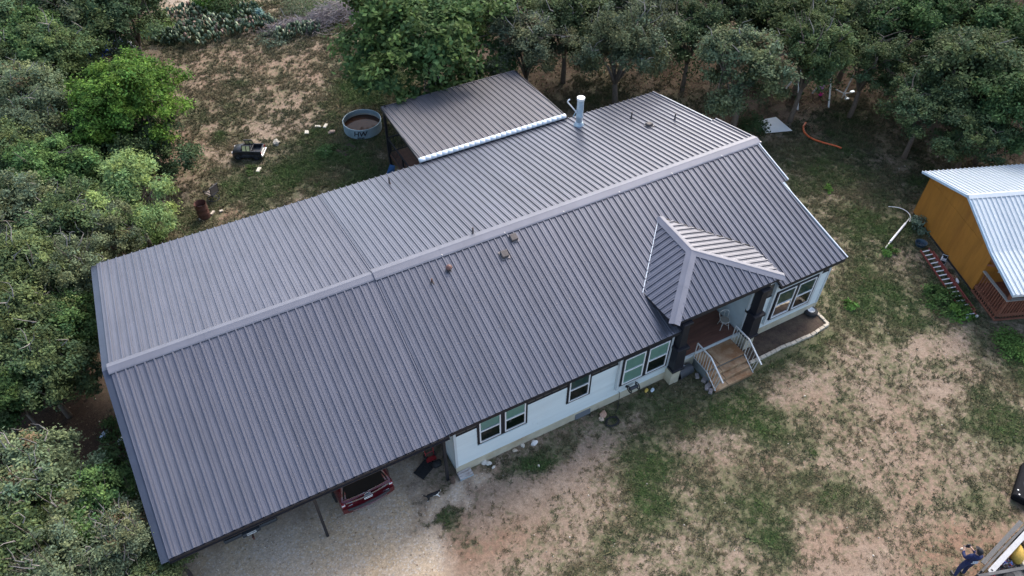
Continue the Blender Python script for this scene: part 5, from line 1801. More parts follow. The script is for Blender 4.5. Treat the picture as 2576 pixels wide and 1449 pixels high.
def cab_panels(y0, y1):
    z0, z1 = zroof(y0 + (1e-6 if y0 < -3 else 0)), zroof(y1)
    lo, hi = ((y0, z0), (y1, z1)) if z0 < z1 else ((y1, z1), (y0, z0))
    ey = Vector((0, hi[0] - lo[0], hi[1] - lo[1]))
    T_ = ey.length
    ey.normalize()
    nn = Vector((0, -ey.z, ey.y)) if ey.y > 0 else Vector((0, ey.z, -ey.y))
    if nn.z < 0:
        nn = -nn
    before = set(o_.name for o_ in COL.objects)
    rib_panels(rf, (-.43, lo[0], lo[1]), (1, 0, 0), ey, nn, [(0, 0), (D + .43, 0), (D + .43, T_), (0, T_)], .229, M_CROOF, 4)
    for o_ in COL.objects:
        if o_.name not in before:
            o_.location = (0, 0, 0)


cab_panels(.22, -3.07)
cab_panels(-3.07, -5.77)
cab_panels(-5.77, -7.88)
s1, s2 = 1.1 / 3.29, 1.0 / 2.70
for i in range(3):
    a, b = -.45 + i * 2.5, min(-.45 + (i + 1) * 2.5 + .01, D)
    sec = [(-.17, -.17 * s2 + .045), (0, .065), (.17, -.17 * s1 + .045)]
    MB().add([(x, -3.07 + y, 3.7 + z + .003 * (i % 2)) for x in (a, b) for y, z in sec], [(0, 1, 4, 3), (1, 2, 5, 4)]).build('ridge_cap', M_CROOF, rf, world=False)
prev = None
for y in (.24, -3.07, -5.77, -7.90):
    if prev is not None:
        MB().bar((-.45, prev, zroof(prev) - .02), (-.45, y, zroof(y) - .02), .035, .12).build('rake_trim', mat('blue white trim', (.42, .54, .66), .4), rf, world=False)
    prev = y
MB().bx(-.43, D, .20, .235, 2.48, 2.6).build('eave_trim', M_DARK, rf, world=False)
MB().bx(-.43, D, -7.9, -7.86, 2.07, 2.19).build('eave_trim', M_CROOF, rf, world=False)
# porch
dk = MB().bx(0, D, -7.46, -5.56, .28, .44).build('porch_deck', M_CDECK, CB, world=False)
for i in range(13):
    MB().bx(0, D, -7.46 + i * .146, -7.46 + (i + 1) * .146 - .008, .442, .47).build('deck_board', M_CDECK, dk, world=False)
for x, y in ((.06, -7.40), (3.4, -7.40)):
    MB().bx(x - .05, x + .05, y - .05, y + .05, .47, zroof(y) - .1).build('porch_post', M_CDECK, CB, world=False)
MB().bx(-.02, D, -7.46, -7.34, 1.98, 2.12).bx(-.02, .08, -7.34, -5.56, 2.0, 2.12).build('porch_beam', M_CDECK, CB, world=False)
for side in range(2):
    ra = MB()
    if side == 0:
        ra.bx(-.08, .06, -7.5, -5.6, 1.33, 1.37)
        q = [(-.0, -5.75 - k * .145) for k in range(12)]
    else:
        ra.bx(.06, D, -7.5, -7.36, 1.33, 1.37)
        q = [(.2 + k * .145, -7.44) for k in range(30)]
    ra = ra.build('railing', M_GREYW, CB, world=False)
    for x, y in q:
        MB().bx(x - .022, x + .022, y - .022, y + .022, .12 if side == 0 else .2, 1.325).build('baluster', M_CDECK, ra, world=False)
    MB().bx(-.04 if side == 0 else .05, .04 if side == 0 else D, -7.5, -5.56 if side == 0 else -7.44, .05, .13).build('rail_base', M_CDECK, ra, world=False)
wn = MB().bx(.75, .82, -5.61, -5.57, 1.15, 2.15).bx(1.63, 1.70, -5.61, -5.57, 1.15, 2.15).bx(.82, 1.63, -5.61, -5.57, 1.15, 1.22).bx(.82, 1.63, -5.61, -5.57, 2.08, 2.15).bx(.82, 1.63, -5.605, -5.575, 1.64, 1.68).build('window', M_WHITE, CB, world=False)
MB().bx(.82, 1.63, -5.59, -5.58, 1.22, 2.08).build('pane', mat('dark cabin pane', (.015, .018, .02), .08, spec=.9), wn, world=False)
MB().bar((-.02, -5.62, 1.75), (-.02, -6.0, 2.05), .08, .08).build('porch_brace', M_CDECK, CB, world=False)

# ---- ladder lying on the weeds
LD = thing('extension_ladder', 'red railed extension ladder lying along the cabin wall', 'ladder', tuple((G(2420, 690))))
M_LRED = mat('red fibreglass rail', (.24, .06, .05), .5, 0, .15, 5)
la, lb = (G(2315.5, 629.9, .10), G(2336.0, 625.1, .10)), (G(2431.0, 798.3, .10), G(2456.5, 794.8, .10))
for i in range(2):
    MB().bar(la[i], lb[i], .035, .085).build('rail', M_LRED, LD)
sh = (lb[1] - la[1]).normalized()
of = (la[1] - la[0]).normalized()
MB().bar(la[1] + sh * .28 + of * .07 + Vector((0, 0, .05)), lb[1] - sh * .25 + of * .07 + Vector((0, 0, .05)), .035, .085).build('rail', M_LRED, LD)
for k in range(16):
    t = (k + .45) / 16
    MB().bar(la[0].lerp(lb[0], t), la[1].lerp(lb[1], t), .042, .042).build('rung', M_WHITE, LD)
for q in lb:
    MB().bx(q.x - .05, q.x + .05, q.y - .06, q.y + .03, .05, .15).build('foot', M_STEEL, LD)

zp = lambda x, y: ((3450 + x * .2685) * .6389, (780 + y * .2685) * .6389)
BP = thing('bent_pole', 'white pole with a thin bent hoop lying left of the cabin', 'pole', tuple(G(*zp(200, 640))))
MB().tube([G(*zp(*q), .06) for q in ((140, 730), (205, 640))], .035, 8).build('inner_pole', M_STEEL, BP, smooth=True)
MB().tube([G(*zp(*q), .08) for q in ((205, 640), (430, 370))], .055, 10).build('sleeve', M_WHITE, BP, smooth=True)
MB().tube([G(*zp(*q), .08) for q in ((430, 370), (490, 292))], .03, 8).build('connector', M_STEEL, BP, smooth=True)
MB().tube([G(*zp(*q), .10) for q in ((490, 345), (505, 290), (492, 240), (450, 195), (400, 165), (340, 143), (270, 130), (180, 123))], .018, 6).build('hoop', M_WHITE, BP, smooth=True)

# ---- clutter along the cabin wall
for q, s_, m_, lab, cat, nm in (((155, 735), (.28, .13, .09), mat('dark blue plastic', (.03, .06, .09), .5), 'dark blue plastic tub behind the ladder head', 'tub', 'plastic_tub'),):
    c = G(2268.1 + q[0] * .2998, 396.1 + q[1] * .2998)
    tu = MB().loft([[(s_[0] * k * math.cos(2 * math.pi * i / 14), s_[1] * 2 * k * math.sin(2 * math.pi * i / 14), z) for i in range(14)] for z, k in ((0, .8), (.16, 1.0), (.18, 1.06), (.17, .95), (.03, .75))])
    one(nm, tu, m_, lab, cat, smooth=True, loc=c, rotz=-.7)
zc2 = lambda x, y, z=0: G(2268.1 + x * .2998, 396.1 + y * .2998, z)
for k, (q, rot, lab) in enumerate((((345, 872), .5, 'white and black plastic stool upside down by the cabin wall'), ((465, 1040), .9, 'small white scrap beside the cabin wall'))):
    c = zc2(*q)
    mb = MB()
    if k == 0:
        mb.bx(-.26, .26, -.12, .12, .0, .05).bx(-.26, -.2, -.12, .12, .05, .26, 1).bx(.2, .26, -.12, .12, .05, .26, 1).bx(-.26, .26, .06, .12, .05, .16)
        one('plastic_stool', mb, [M_WHITE, M_TYRE], lab, 'stool', loc=c, rotz=rot, bevel=.01)
    else:
        mb.blob((0, 0, .05), (.16, .09, .05), 5, .3)
        one('plastic_scrap', mb, M_WHITE, lab, 'scrap', loc=c, rotz=rot)
one('wood_offcut', MB().bx(-.09, .09, -.2, .2, 0, .07), mat('brown offcut', (.22, .12, .07), .8), 'brown wood offcut between ladder and cabin', 'offcut', loc=zc2(425, 1005), rotz=.4)

# ---- metal sheet, hose, swing set
one('metal_sheet', MB().add([tuple(G(px, py, z)) for z in (.03, .13) for px, py in ((1905, 303), (1952, 294), (1994, 329), (1926, 335))], [(3, 2, 1, 0), (4, 5, 6, 7), (0, 1, 5, 4), (1, 2, 6, 5), (2, 3, 7, 6), (3, 0, 4, 7)]),
    mat('white enamel sheet', (.74, .78, .79), .4, 0, .05, 3), 'white metal sheet lying under the twiggy oak', 'sheet', bevel=.02)
hp = [G(px, py, .05) for px, py in ((2027, 309), (2021, 318), (2021, 327), (2026, 336), (2035, 344), (2048, 351), (2062, 356), (2078, 361), (2095, 365), (2108, 369), (2117, 373))]
one('orange_hose', MB().tube(hp, .055, 8), mat('orange conduit', (.62, .115, .03), .45), 'orange flexible conduit lying curved on the grass', 'hose', smooth='all')
zw = lambda x, y: ((2900 + x * .276) * .6389, (250 + y * .276) * .6389)
SW = thing('swing_set', 'white tubular swing set half hidden under an oak', 'swing set', (30, 13, 0))
f1, f2 = G(*zw(875, 660)), G(*zw(1315, 625))
t1, t2 = Vector((f1.x + .0, f1.y + .75, 2.25)), Vector((f2.x + .1, f2.y + .75, 2.25))
t3 = Vector((32.25, 12.75, 1.95))
for a, b in ((f1, t1), (f1 + Vector((.15, 1.7, 0)), t1), (f2, t2), (f2 + Vector((.3, 1.7, 0)), t2)):
    MB().tube([a - Vector((0, 0, .05)), b], .05, 8).build('leg', M_WHITE, SW, smooth=True)
MB().tube([t1, t2], .045, 8).build('top_bar', M_WHITE, SW, smooth=True)
c = G(*zw(1195, 360), .75)
ps = MB().loft([[(rx * math.cos(2 * math.pi * k / 12) + c.x, ry * math.sin(2 * math.pi * k / 12) + c.y, z + c.z) for k in range(12)] for z, rx, ry in ((0, .13, .13), (.05, .19, .18), (.22, .20, .19), (.40, .18, .05), (.42, .1, .02))])
ps = ps.build('swing_seat', mat('pale pink plastic', (.62, .30, .58), .5), SW, smooth='all')
for s_ in (-1, 1):
    MB().tube([c + Vector((s_ * .18, 0, .3)), t1.lerp(t2, .78 + .04 * s_)], .008, 5).build('rope', M_WHITE, ps)
gb = MB()
g0 = G(*zw(1540, 430), .55)
for q, z in (((1380, 350), .6), ((1640, 415), .45), ((1570, 500), .35)):
    gb.tube([g0, G(*zw(*q), z)], .032, 6)
gb = gb.build('glider_bar', M_WHITE, SW, smooth=True)
MB().tube([G(*zw(1505, 490)), G(*zw(1540, 420), .55), G(*zw(1670, 165), 1.75)], .036, 8).build('leg', M_WHITE, SW, smooth=True)
for q in ((1575, 500), (1650, 402)):
    s_ = G(*zw(*q), .35)
    MB().bx(s_.x - .14, s_.x + .14, s_.y - .1, s_.y + .1, s_.z - .02, s_.z + .03).build('glider_seat', M_GALV, gb, bevel=.01)
pk = G(*zw(1195, 455))
one('pink_bucket', MB().lathe([(.001, 0), (.10, 0), (.13, .2), (.14, .2), (.12, .03), (.001, .03)], 14), mat('hot pink plastic', (.62, .05, .28), .45), 'small hot pink bucket below the pink swing seat', 'bucket', smooth=True, loc=pk)
# ================================================================== SMALL THINGS ROUND THE HOUSE
# ---- stock tank with standing water
tkc = Vector((4.87, 23.12, 0))
TK = thing('stock_tank', 'round galvanised stock tank holding brown water', 'stock tank', tkc)
pr_ = [(1.06, 0.0), (1.09, .02)]
for i in range(1, 13):
    pr_.append((1.09 + (.016 if i % 2 else 0), .02 + i * .044))
pr_ += [(1.09, .585), (1.115, .60), (1.12, .625), (1.10, .645), (1.07, .635), (1.07, .05), (.001, .04)]
MB().lathe(pr_, 48).build('wall', mat('galvanised tank steel', (.27, .36, .40), .45, .25, .15, 3, col2=(.36, .45, .49)), TK, smooth=True, world=False)
M_WATER = mat('brown standing water', (.055, .028, .017), .08, 0, .25, 1.2, spec=.10)
MB().lathe([(.001, .30), (1.068, .30)], 48).build('water', M_WATER, TK, world=False)
MB().lathe([(1.068, .31), (1.066, .40)], 48).build('stain_band', mat('lime stain', (.42, .40, .33), .8, 0, .2, 6), TK, world=False)
ang = math.atan2(-.89, -.45)
for txt, sz, z in (('HW', .44, .36), ('KISHD', .15, .11)):
    n_ = Vector((math.cos(ang), math.sin(ang), 0))
    M = Matrix(((-n_.y, 0, n_.x, n_.x * 1.112), (n_.x, 0, n_.y, n_.y * 1.112), (0, 1, 0, z), (0, 0, 0, 1)))
    text_mesh('painted_letters', txt, sz, M_INK, TK, M, False, .001, bend=1.112, font_shear=.15, bold=.03)

# ---- burn barrel and swivel chair
z8 = lambda x, y: ((740 + x * .2075) * .6389, (710 + y * .2075) * .6389)
BA = thing('burn_barrel', 'rusty open steel barrel standing beside the swivel chair', 'barrel', G(*z8(320, 690)))
MB().lathe([(.001, .05), (.28, .05), (.285, .88), (.30, .90), (.305, .88), (.297, .86), (.297, .62), (.305, .60), (.297, .58), (.297, .33), (.305, .31), (.297, .29), (.297, .02), (.001, .0)], 28).build('shell', M_RUST, BA, smooth=True, world=False)
MB().blob((0, 0, .55), (.26, .26, .12), 4, .2).build('ashes', mat('ash and char', (.06, .035, .03), .95, 0, .4, 9), BA, world=False)
for k, (q, s_, rot, lab) in enumerate((((470, 630), (.15, .06, .06), .75, 'pale block right of the rusty barrel foot'), ((272, 726), (.16, .07, .05), .2, 'pale block in front of the rusty barrel foot'),
                                       ((635, 592), (.09, .07, .05), .1, 'lone pale stone on the bare patch beside the barrel'))):
    c = G(*z8(*q))
    one('stone_block', MB().bx(-s_[0], s_[0], -s_[1], s_[1], 0, s_[2] * 1.6), mat('pale block', (.56, .48, .38), .85, 0, .12, 7), lab, 'block', 'pale blocks on the back lawn', loc=(c.x, c.y, 0), rotz=rot, bevel=.012)
cc = G(*z8(490, 345))
SC = thing('swivel_chair', 'black patio swivel chair with mesh back on a ring base', 'chair', (cc.x, cc.y, 0), R(32))
rp_ = [(.30 * math.cos(t), .30 * math.sin(t), .03) for t in np.linspace(0, 2 * math.pi, 25)]
rb = MB().tube(rp_, .022, 6)
for k in range(4):
    a = k * math.pi / 2 + .4
    rb.tube([(math.cos(a) * .29, math.sin(a) * .29, .04), (0, 0, .15)], .018, 6)
rb.tube([(0, 0, .12), (0, 0, .36)], .03, 8)
rb.build('ring_base', M_BLACK, SC, smooth=True, world=False)
st = MB()
st.tube([(-.25, -.22, .40), (.25, -.22, .40), (.25, .26, .42), (-.25, .26, .42), (-.25, -.22, .40)], .02, 6)
st.build('seat_frame', M_BLACK, SC, smooth=True, world=False)
M_MESHF = mat('taupe sling mesh', (.20, .165, .14), .8, 0, .15, 20)
MB().bx(-.24, .24, -.21, .25, .405, .42).build('seat', M_MESHF, SC, world=False)
bk = [(-.26, -.24, .42), (-.26, -.34, .98), (.26, -.34, .98), (.26, -.24, .42)]
MB().tube(bk + [bk[0]], .032, 6).build('back_frame', M_BLACK, SC, smooth=True, world=False)
MB().add([(-.25, -.25, .46), (.25, -.25, .46), (.25, -.34, .96), (-.25, -.34, .96)], [(0, 1, 2, 3)]).build('backrest', M_MESHF, SC, world=False)
for s_ in (-1, 1):
    MB().tube([(s_ * .26, -.27, .62), (s_ * .31, .0, .66), (s_ * .31, .22, .62), (s_ * .27, .26, .42)], .022, 6).build('armrest', M_BLACK, SC, smooth=True, world=False)

z4 = lambda x, y: (447.2 + x * .2425, 223.6 + y * .2425)
for q, s_, rot, lab in (((1340, 455), (.17, .12, .05), 1.2, 'white block nearest the toy truck, left of the tank'), ((1456, 396), (.18, .08, .06), -.6, 'white block in the middle, left of the tank'),
                        ((1533, 391), (.20, .09, .06), .9, 'white block closest to the tank'), ((842, 848), (.2, .1, .07), 1.0, 'pale block alone below the toy truck')):
    c = G(*z4(*q))
    one('stone_block', MB().bx(-s_[0], s_[0], -s_[1], s_[1], 0, s_[2] * 1.5), mat('cream block', (.66, .60, .48), .85, 0, .1, 7), lab, 'block', 'pale blocks on the back lawn', loc=(c.x, c.y, 0), rotz=rot, bevel=.015)
for k, (px, py, s_, lab, m_) in enumerate(((835, 334, .22, 'brown rock below the stock tank', (.36, .26, .20)), (696, 361, .28, 'flat grey rock right of the toy truck', (.38, .35, .29)), (822, 383, .18, 'grey rock amid the weeds below the tank', (.42, .40, .36)),
                                          (1517, 1044, .20, 'reddish rock on the grass below the single window', (.45, .28, .2)), (1513, 1055, .13, 'small tan rock touching the reddish rock', (.5, .38, .28)),
                                          (1344, 1114, .15, 'white crumpled rock close to the house wall', (.75, .72, .68)), (1314, 1120, .12, 'pale stone left of the white rock by the wall', (.6, .55, .47)),
                                          (1296, 1133, .11, 'tan stone below the left window pair', (.52, .43, .33)), (1217, 1162, .16, 'pale limestone by the wooden step, left of two', (.58, .54, .48)),
                                          (1228, 1165, .14, 'pale limestone by the wooden step, right of two', (.6, .56, .5)), (1242, 1175, .09, 'small round white stone off the house corner', (.64, .58, .5)),
                                          (1355, 1172, .08, 'single pale stone on bare earth below the left windows', (.62, .56, .47)), (2420, 1380, .07, 'pale stone near the trailer', (.6, .52, .43)),
                                          (600, 52, .4, 'grey boulder behind the prickly pear', (.40, .36, .31)), (500, 62, .45, 'flat tan boulder left of the prickly pear', (.44, .37, .29)))):
    c = G(px, py)
    one('rock', MB().blob((0, 0, s_ * .25), (s_, s_ * .7, s_ * .5), 31 + k, .22, sub=2 if s_ > .1 else 1), mat('rock %d' % k, m_, .9, 0, .2, 6, bump=.4, bscale=12), lab, 'rock', smooth=False, loc=(c.x, c.y, float(ground_z(c.x, c.y)[0])), rotz=k * 1.3)
c = G(874, 376)
one('rubber_mat', MB().bx(-.5, .5, -.42, .42, 0.0, .025), mat('brown worn mat', (.085, .055, .045), .9, 0, .3, 5), 'brown square mat lying below the stock tank', 'mat', loc=(c.x, c.y, .0), rotz=.35)
one('blue_panel', MB().add([tuple(p) for p in (G(972, 440), G(990, 440), G(994, 418, .7), G(981, 414, .7))] + [tuple(p + Vector((0, .03, 0))) for p in (G(972, 440), G(990, 440), G(994, 418, .7), G(981, 414, .7))],
    [(0, 1, 2, 3), (7, 6, 5, 4), (0, 4, 5, 1), (1, 5, 6, 2), (2, 6, 7, 3), (3, 7, 4, 0)]), mat('blue plastic sheet', (.045, .13, .30), .5), 'blue plastic panel leaning against the patio railing', 'panel')

# ---- carport side
zm = lambda x, y: ((1550 + x * .4396) * .6389, (1640 + y * .4396) * .6389)
one('door_mat', MB().add([tuple(G(*zm(*q), z)) for z in (0.0, .018) for q in ((175, 505), (265, 565), (385, 425), (300, 355))], [(3, 2, 1, 0), (4, 5, 6, 7), (0, 1, 5, 4), (1, 2, 6, 5), (2, 3, 7, 6), (3, 0, 4, 7)]),
    mat('black ribbed mat', (.02, .02, .021), .9, 0, .4, 20), 'black rubber mat lying skewed under the carport edge', 'mat')
SB_ = thing('wooden_step', 'peeling white wooden step at the house corner', 'step', (.24, -.22, 0))
for i in range(3):
    MB().bx(-.27, .27, -.16 + i * .108, -.16 + i * .108 + .10, .10, .135).build('plank', mat('peeling white boards', (.52, .49, .47), .85, 0, .15, 9, col2=(.18, .12, .1), rand=.08, stretch=(1, 5, 1)), SB_, world=False)
MB().bx(-.27, .27, -.165, .165, 0, .098).build('frame', M_GALV, SB_, world=False)
one('timber_stump', MB().lathe([(.001, 0), (.09, 0), (.085, .18), (.075, .26), (.001, .27)], 9), mat('weathered stump', (.12, .08, .06), .95, 0, .3, 12), 'short dark stump beside the carport post', 'stump', loc=(-.30, -.27, 0))
one('black_bag', MB().blob((0, 0, .16), (.2, .16, .17), 8, .18, sub=2), M_DARK, 'black bag slumped behind the rubber mat', 'bag', smooth='all', loc=(-.55, .62, 0))
HT = thing('hand_truck', 'red hand truck leaning inside the carport by the corner post', 'hand truck', (-.62, 1.15, 0))
M_HTR = mat('red tube', (.40, .03, .035), .45)
for s_ in (-.17, .17):
    MB().tube([(s_, -.05, .1), (s_, .08, .8), (s_, .2, 1.15)], .016, 6).build('rail', M_HTR, HT, smooth=True, world=False)
    place('wheel', MB().lathe([(.03, -.03), (.1, -.03), (.11, 0), (.1, .03), (.03, .03)], 14).mesh('wheel', M_TYRE), HT, False, Matrix.Translation((s_ * 1.15, -.02, .11)) @ Matrix.Rotation(R(90), 4, 'Y'))
for z, y in ((.3, -.02), (.6, .04), (.9, .11)):
    MB().tube([(-.17, y, z), (.17, y, z)], .013, 6).build('crosspiece', M_HTR, HT, world=False)
MB().bx(-.2, .2, -.25, -.05, .03, .045).build('toe_plate', M_HTR, HT, world=False)
WP = thing('wooden_pallet', 'dark wooden pallet standing inside the carport behind the mat', 'pallet', (-1.75, 2.0, 0), R(8))
for i in range(6):
    MB().bx(-.5, .5, -.02, .0, .05 + i * .17, .18 + i * .17).build('slat', mat('dark pallet wood', (.075, .045, .032), .9, 0, .3, 6), WP, world=False)
for x in (-.46, 0, .46):
    MB().bx(x - .04, x + .04, .0, .1, .0, 1.05).build('stringer', MATS['dark pallet wood'], WP, world=False)

# ---- along the front wall
ap = MB().bx(-.36, .36, -.03, .0, 0, .40)
o_ = one('access_panel', ap, mat('grey access panel', (.13, .145, .165), .6, 0, .15, 5), 'grey access panel leaning on the skirting below the single window', 'panel', loc=(5.55, -.06, .0), bevel=.01)
o_.rotation_euler = (R(-8), 0, 0)
HR = thing('hose_reel', 'black hose reel mounted on the wall below the third window pair', 'hose reel', (7.78, -.06, .72))
for s_ in (-.2, .2):
    place('reel_disc', MB().lathe([(.12, -.01), (.17, -.012), (.17, .012), (.12, .01)], 18).mesh('reel_disc', M_BLACK), HR, False, Matrix.Translation((s_, -.2, .02)) @ Matrix.Rotation(R(90), 4, 'Y'))
    MB().tube([(s_, .03, .12), (s_, -.2, .02)], .014, 6).build('bracket', M_BLACK, HR, world=False)
    for k in range(3):
        a = k * 2.09
        MB().bar((s_, -.2, .02), (s_, -.2 + .15 * math.cos(a), .02 + .15 * math.sin(a)), .012, .012).build('spoke', M_BLACK, HR, world=False)
place('drum', MB().lathe([(.07, -.2), (.08, -.15), (.075, 0), (.08, .15), (.07, .2)], 14).mesh('drum', M_PLAST), HR, False, Matrix.Translation((0, -.2, .02)) @ Matrix.Rotation(R(90), 4, 'Y'))
MB().bx(-.27, -.21, -.06, .0, .0, .1).build('tap', M_BLACK, HR, world=False)
hs_ = [(7.20, -.08, .62), (7.20, -.14, .60), (7.20, -.17, .4), (7.17, -.22, .06), (7.0, -.42, .02), (6.72, -.62, .02)]
for k in range(40):
    a = k * .55
    hs_.append((6.45 + (.34 - .003 * k) * math.cos(a + .4), -.85 + (.24 - .002 * k) * math.sin(a + .4), .02 + .0012 * k))
one('garden_hose', MB().tube(hs_, .014, 5), M_DARK, 'black garden hose hanging from the wall tap and coiled on the grass', 'hose', smooth='all')
for px, py, m_, lab in ((1626, 984, mat('yellow toy plastic', (.62, .42, .08), .5), 'small yellow toy below the hose reel'), (1641, 983, mat('pale blue toy plastic', (.55, .62, .68), .5), 'small pale blue toy below the hose reel')):
    c = G(px, py)
    one('toy_block', MB().blob((0, 0, .05), (.12, .07, .06), 9, .15, sub=2).bx(-.04, .04, -.03, .03, .09, .14), m_, lab, 'toy', smooth=True, loc=(c.x, c.y, 0), rotz=.4)
a, b = G(1703, 941, .27), G(1733, 927, .27)
d = (b - a).normalized()
TC = thing('trash_can', 'black plastic trash can lying on its side left of the steps', 'trash can', (a.x, a.y, 0), math.atan2(d.y, d.x))
Mt = Matrix.Translation((0, 0, .27)) @ Matrix.Rotation(R(90), 4, 'Y')
place('barrel', MB().lathe([(.255, .02), (.275, .0), (.275, .05), (.262, .06), (.225, .72), (.001, .73)], 24).mesh('barrel', M_PLAST, smooth=True), TC, False, Mt)
place('inside', MB().lathe([(.25, .02), (.215, .70), (.001, .70)], 24).mesh('inside', M_DARK, smooth=True), TC, False, Mt)
lbv = [(.248 * math.cos(t) * 1.0, .248 * math.sin(t), z) for z in (.30, .44) for t in np.linspace(2.3, 2.9, 5)]
place('label', MB().add(lbv, [(i, i + 1, i + 6, i + 5) for i in range(4)]).mesh('label', mat('faded white label', (.4, .42, .46), .7, 0, .4, 30)), TC, False, Mt)
BPL = [(1772, 957, .2, .5), (1782, 972, .19, .2), (1787, 986, .16, .7), (1753, 948, .15, 1.1), (1777, 977, .15, .9)]
for k, (px, py, s_, rot) in enumerate(BPL):
    c = G(px, py)
    one('paver_block', MB().bx(-s_ * .8, s_ * .8, -s_ * .5, s_ * .5, 0, s_ * .75), mat('pinkish paver', (.34, .29, .27), .9, 0, .2, 6, rand=.2), ['largest pinkish paver block leaning by the steps', 'paver block below the largest one by the steps', 'paver block at the front foot of the steps', 'paver block behind the pile next to the trash can', 'paver block wedged low in the pile by the steps'][k],
        'block', 'paver blocks by the steps', loc=(c.x, c.y, 0), rotz=rot, bevel=.015)

# ---- flower bed with brick edging
z2 = lambda x, y: (1597.25 + x * .2249, 670.8 + y * .2249)
GB = thing('flower_bed', 'dark soil flower bed edged with pale bricks in front of the right windows', 'flower bed', (16, -.9, 0))
path = [G(*z2(*q)) for q in ((2015, 508), (2095, 585), (2158, 648), (2080, 700), (1985, 762), (1880, 808), (1770, 858), (1650, 903), (1510, 978), (1390, 1035), (1265, 1085))]
soil = [Vector((13.35, -.05, 0)), Vector((18.0, -.05, 0))] + path
MB().add([(p.x, p.y, .025) for p in soil], [tuple(range(len(soil)))]).build('soil', mat('dark garden soil', (.055, .036, .026), .95, 0, .4, 5, bump=.8, bscale=14, col2=(.095, .07, .045)), GB)
L = [0]
for p, q in zip(path[:-1], path[1:]):
    L.append(L[-1] + (q - p).length)
s_ = .14
k = 0
rr = random.Random(3)
while s_ < L[-1]:
    i = max(j for j in range(len(L)) if L[j] <= s_)
    i = min(i, len(path) - 2)
    t = (s_ - L[i]) / (L[i + 1] - L[i])
    p = path[i].lerp(path[i + 1], t)
    dr = (path[i + 1] - path[i]).normalized()
    M = Matrix.Translation((p.x, p.y, 0)) @ Matrix.Rotation(math.atan2(dr.y, dr.x) + rr.uniform(-.06, .06), 4, 'Z')
    place('edging_brick', MB().bx(-.135, .135, -.07, .07, -.03, .09 + rr.uniform(-.01, .012)).mesh('edging_brick', mat('pale edging brick', (.50, .44, .35), .9, 0, .14, 7, rand=.12, col2=(.36, .27, .2)), bevel=.012), GB, True, M)
    s_ += .285
c = G(2038, 787)
TY = thing('tyre_planter', 'old tyre planter with a white bowl at the house corner', 'planter', (c.x, c.y, 0))
MB().lathe([(.16, .02), (.26, .0), (.31, .05), (.31, .14), (.26, .19), (.17, .19), (.16, .12)], 24).build('tyre', M_TYRE, TY, smooth=True, world=False)
MB().lathe([(.12, .10), (.155, .20), (.165, .21), (.15, .19), (.11, .11), (.001, .11)], 20).build('bowl', M_WHITE, TY, smooth=True, world=False)
# ---- white wire chair on the porch
c = G(1818, 822, .8)
WC = thing('wire_chair', 'white wire bistro chair with heart back on the porch', 'chair', (c.x, c.y, .80), R(160))
M_WIRE = mat('off white wire', (.62, .60, .56), .5, .1, .1, 9)
for x, y in ((.16, .16), (-.16, .16), (.15, -.15), (-.15, -.15)):
    MB().tube([(x * .85, y * .85, .45), (x * .95, y * .95, .25), (x * 1.2, y * 1.2, .0)], .012, 6).build('leg', M_WIRE, WC, smooth=True, world=False)
MB().lathe([(.19, .44), (.20, .455), (.19, .47), (.001, .462)], 20).build('seat', mat('tan seat pad', (.30, .26, .21), .8), WC, smooth=True, world=False)
MB().tube([(.2 * math.cos(t), .2 * math.sin(t), .455) for t in np.linspace(0, 6.283, 21)], .013, 5).build('seat_ring', M_WIRE, WC, smooth='all', world=False)
MB().tube([(-.17, -.12, .45)] + [(-.21 * math.cos(t), -.20, .68 + .22 * math.sin(t)) for t in np.linspace(0, math.pi, 13)] + [(.17, -.12, .45)], .013, 6).build('back_frame', M_WIRE, WC, smooth='all', world=False)
MB().tube([(0, -.16, .50)] + [(.09 - .09 * math.cos(t), -.19, .76 + .08 * math.sin(t)) for t in np.linspace(3.14, 0, 7)][::-1], .009, 5).build('heart_wire', M_WIRE, WC, smooth='all', world=False)
MB().tube([(0, -.16, .50)] + [(-.09 + .09 * math.cos(t), -.19, .76 + .08 * math.sin(t)) for t in np.linspace(3.14, 0, 7)][::-1], .009, 5).build('heart_wire', M_WIRE, WC, smooth='all', world=False)
MB().tube([(-.14, .14, .2), (.14, -.14, .2)], .008, 5).tube([(.14, .14, .2), (-.14, -.14, .2)], .008, 5).build('stretcher', M_WIRE, WC, world=False)

# ---- litter left of the carport
for px, py, sd_, m_, lab in ((264, 1096, 5, mat('crumpled pale blue bag', (.42, .50, .60), .5), 'crumpled pale blue bag in the shaded clearing'), (306, 1111, 6, mat('white tin', (.6, .62, .64), .4), 'white can lying beside the carport edge')):
    c = G(px, py)
    one('litter', MB().blob((0, 0, .07), (.2, .11, .09), sd_, .35, sub=2), m_, lab, 'litter', loc=(c.x, c.y, 0), rotz=.9)
TP = thing('tarp_heap', 'blue tarp heap with grey rags under the trees at the top left', 'tarp', G(262, 128))
for k, (x, y, s_, m_) in enumerate(((0, 0, (1.0, .55, .42), mat('blue tarpaulin', (.015, .06, .36), .5, 0, .3, 3, bump=.6, bscale=4)), (.9, -.35, (.7, .45, .3), mat('dark blue cloth', (.012, .018, .05), .7, 0, .4, 4)),
                                    (.35, .5, (.8, .4, .35), mat('grey rags', (.30, .31, .33), .8, 0, .3, 5)), (1.45, -.2, (.45, .3, .2), mat('white sacking', (.55, .54, .52), .8, 0, .2, 5)))):
    MB().blob((x, y, s_[2] * .35), tuple(q * 1.3 for q in s_), 40 + k, .22, sub=3).build('tarp_fold' if k < 2 else 'rag_pile', m_, TP, smooth=False, world=False)

# ================================================================== PLANTS THAT ARE NOT TREES
M_PAD = tint_material('cactus pad', .6, 0, .3)


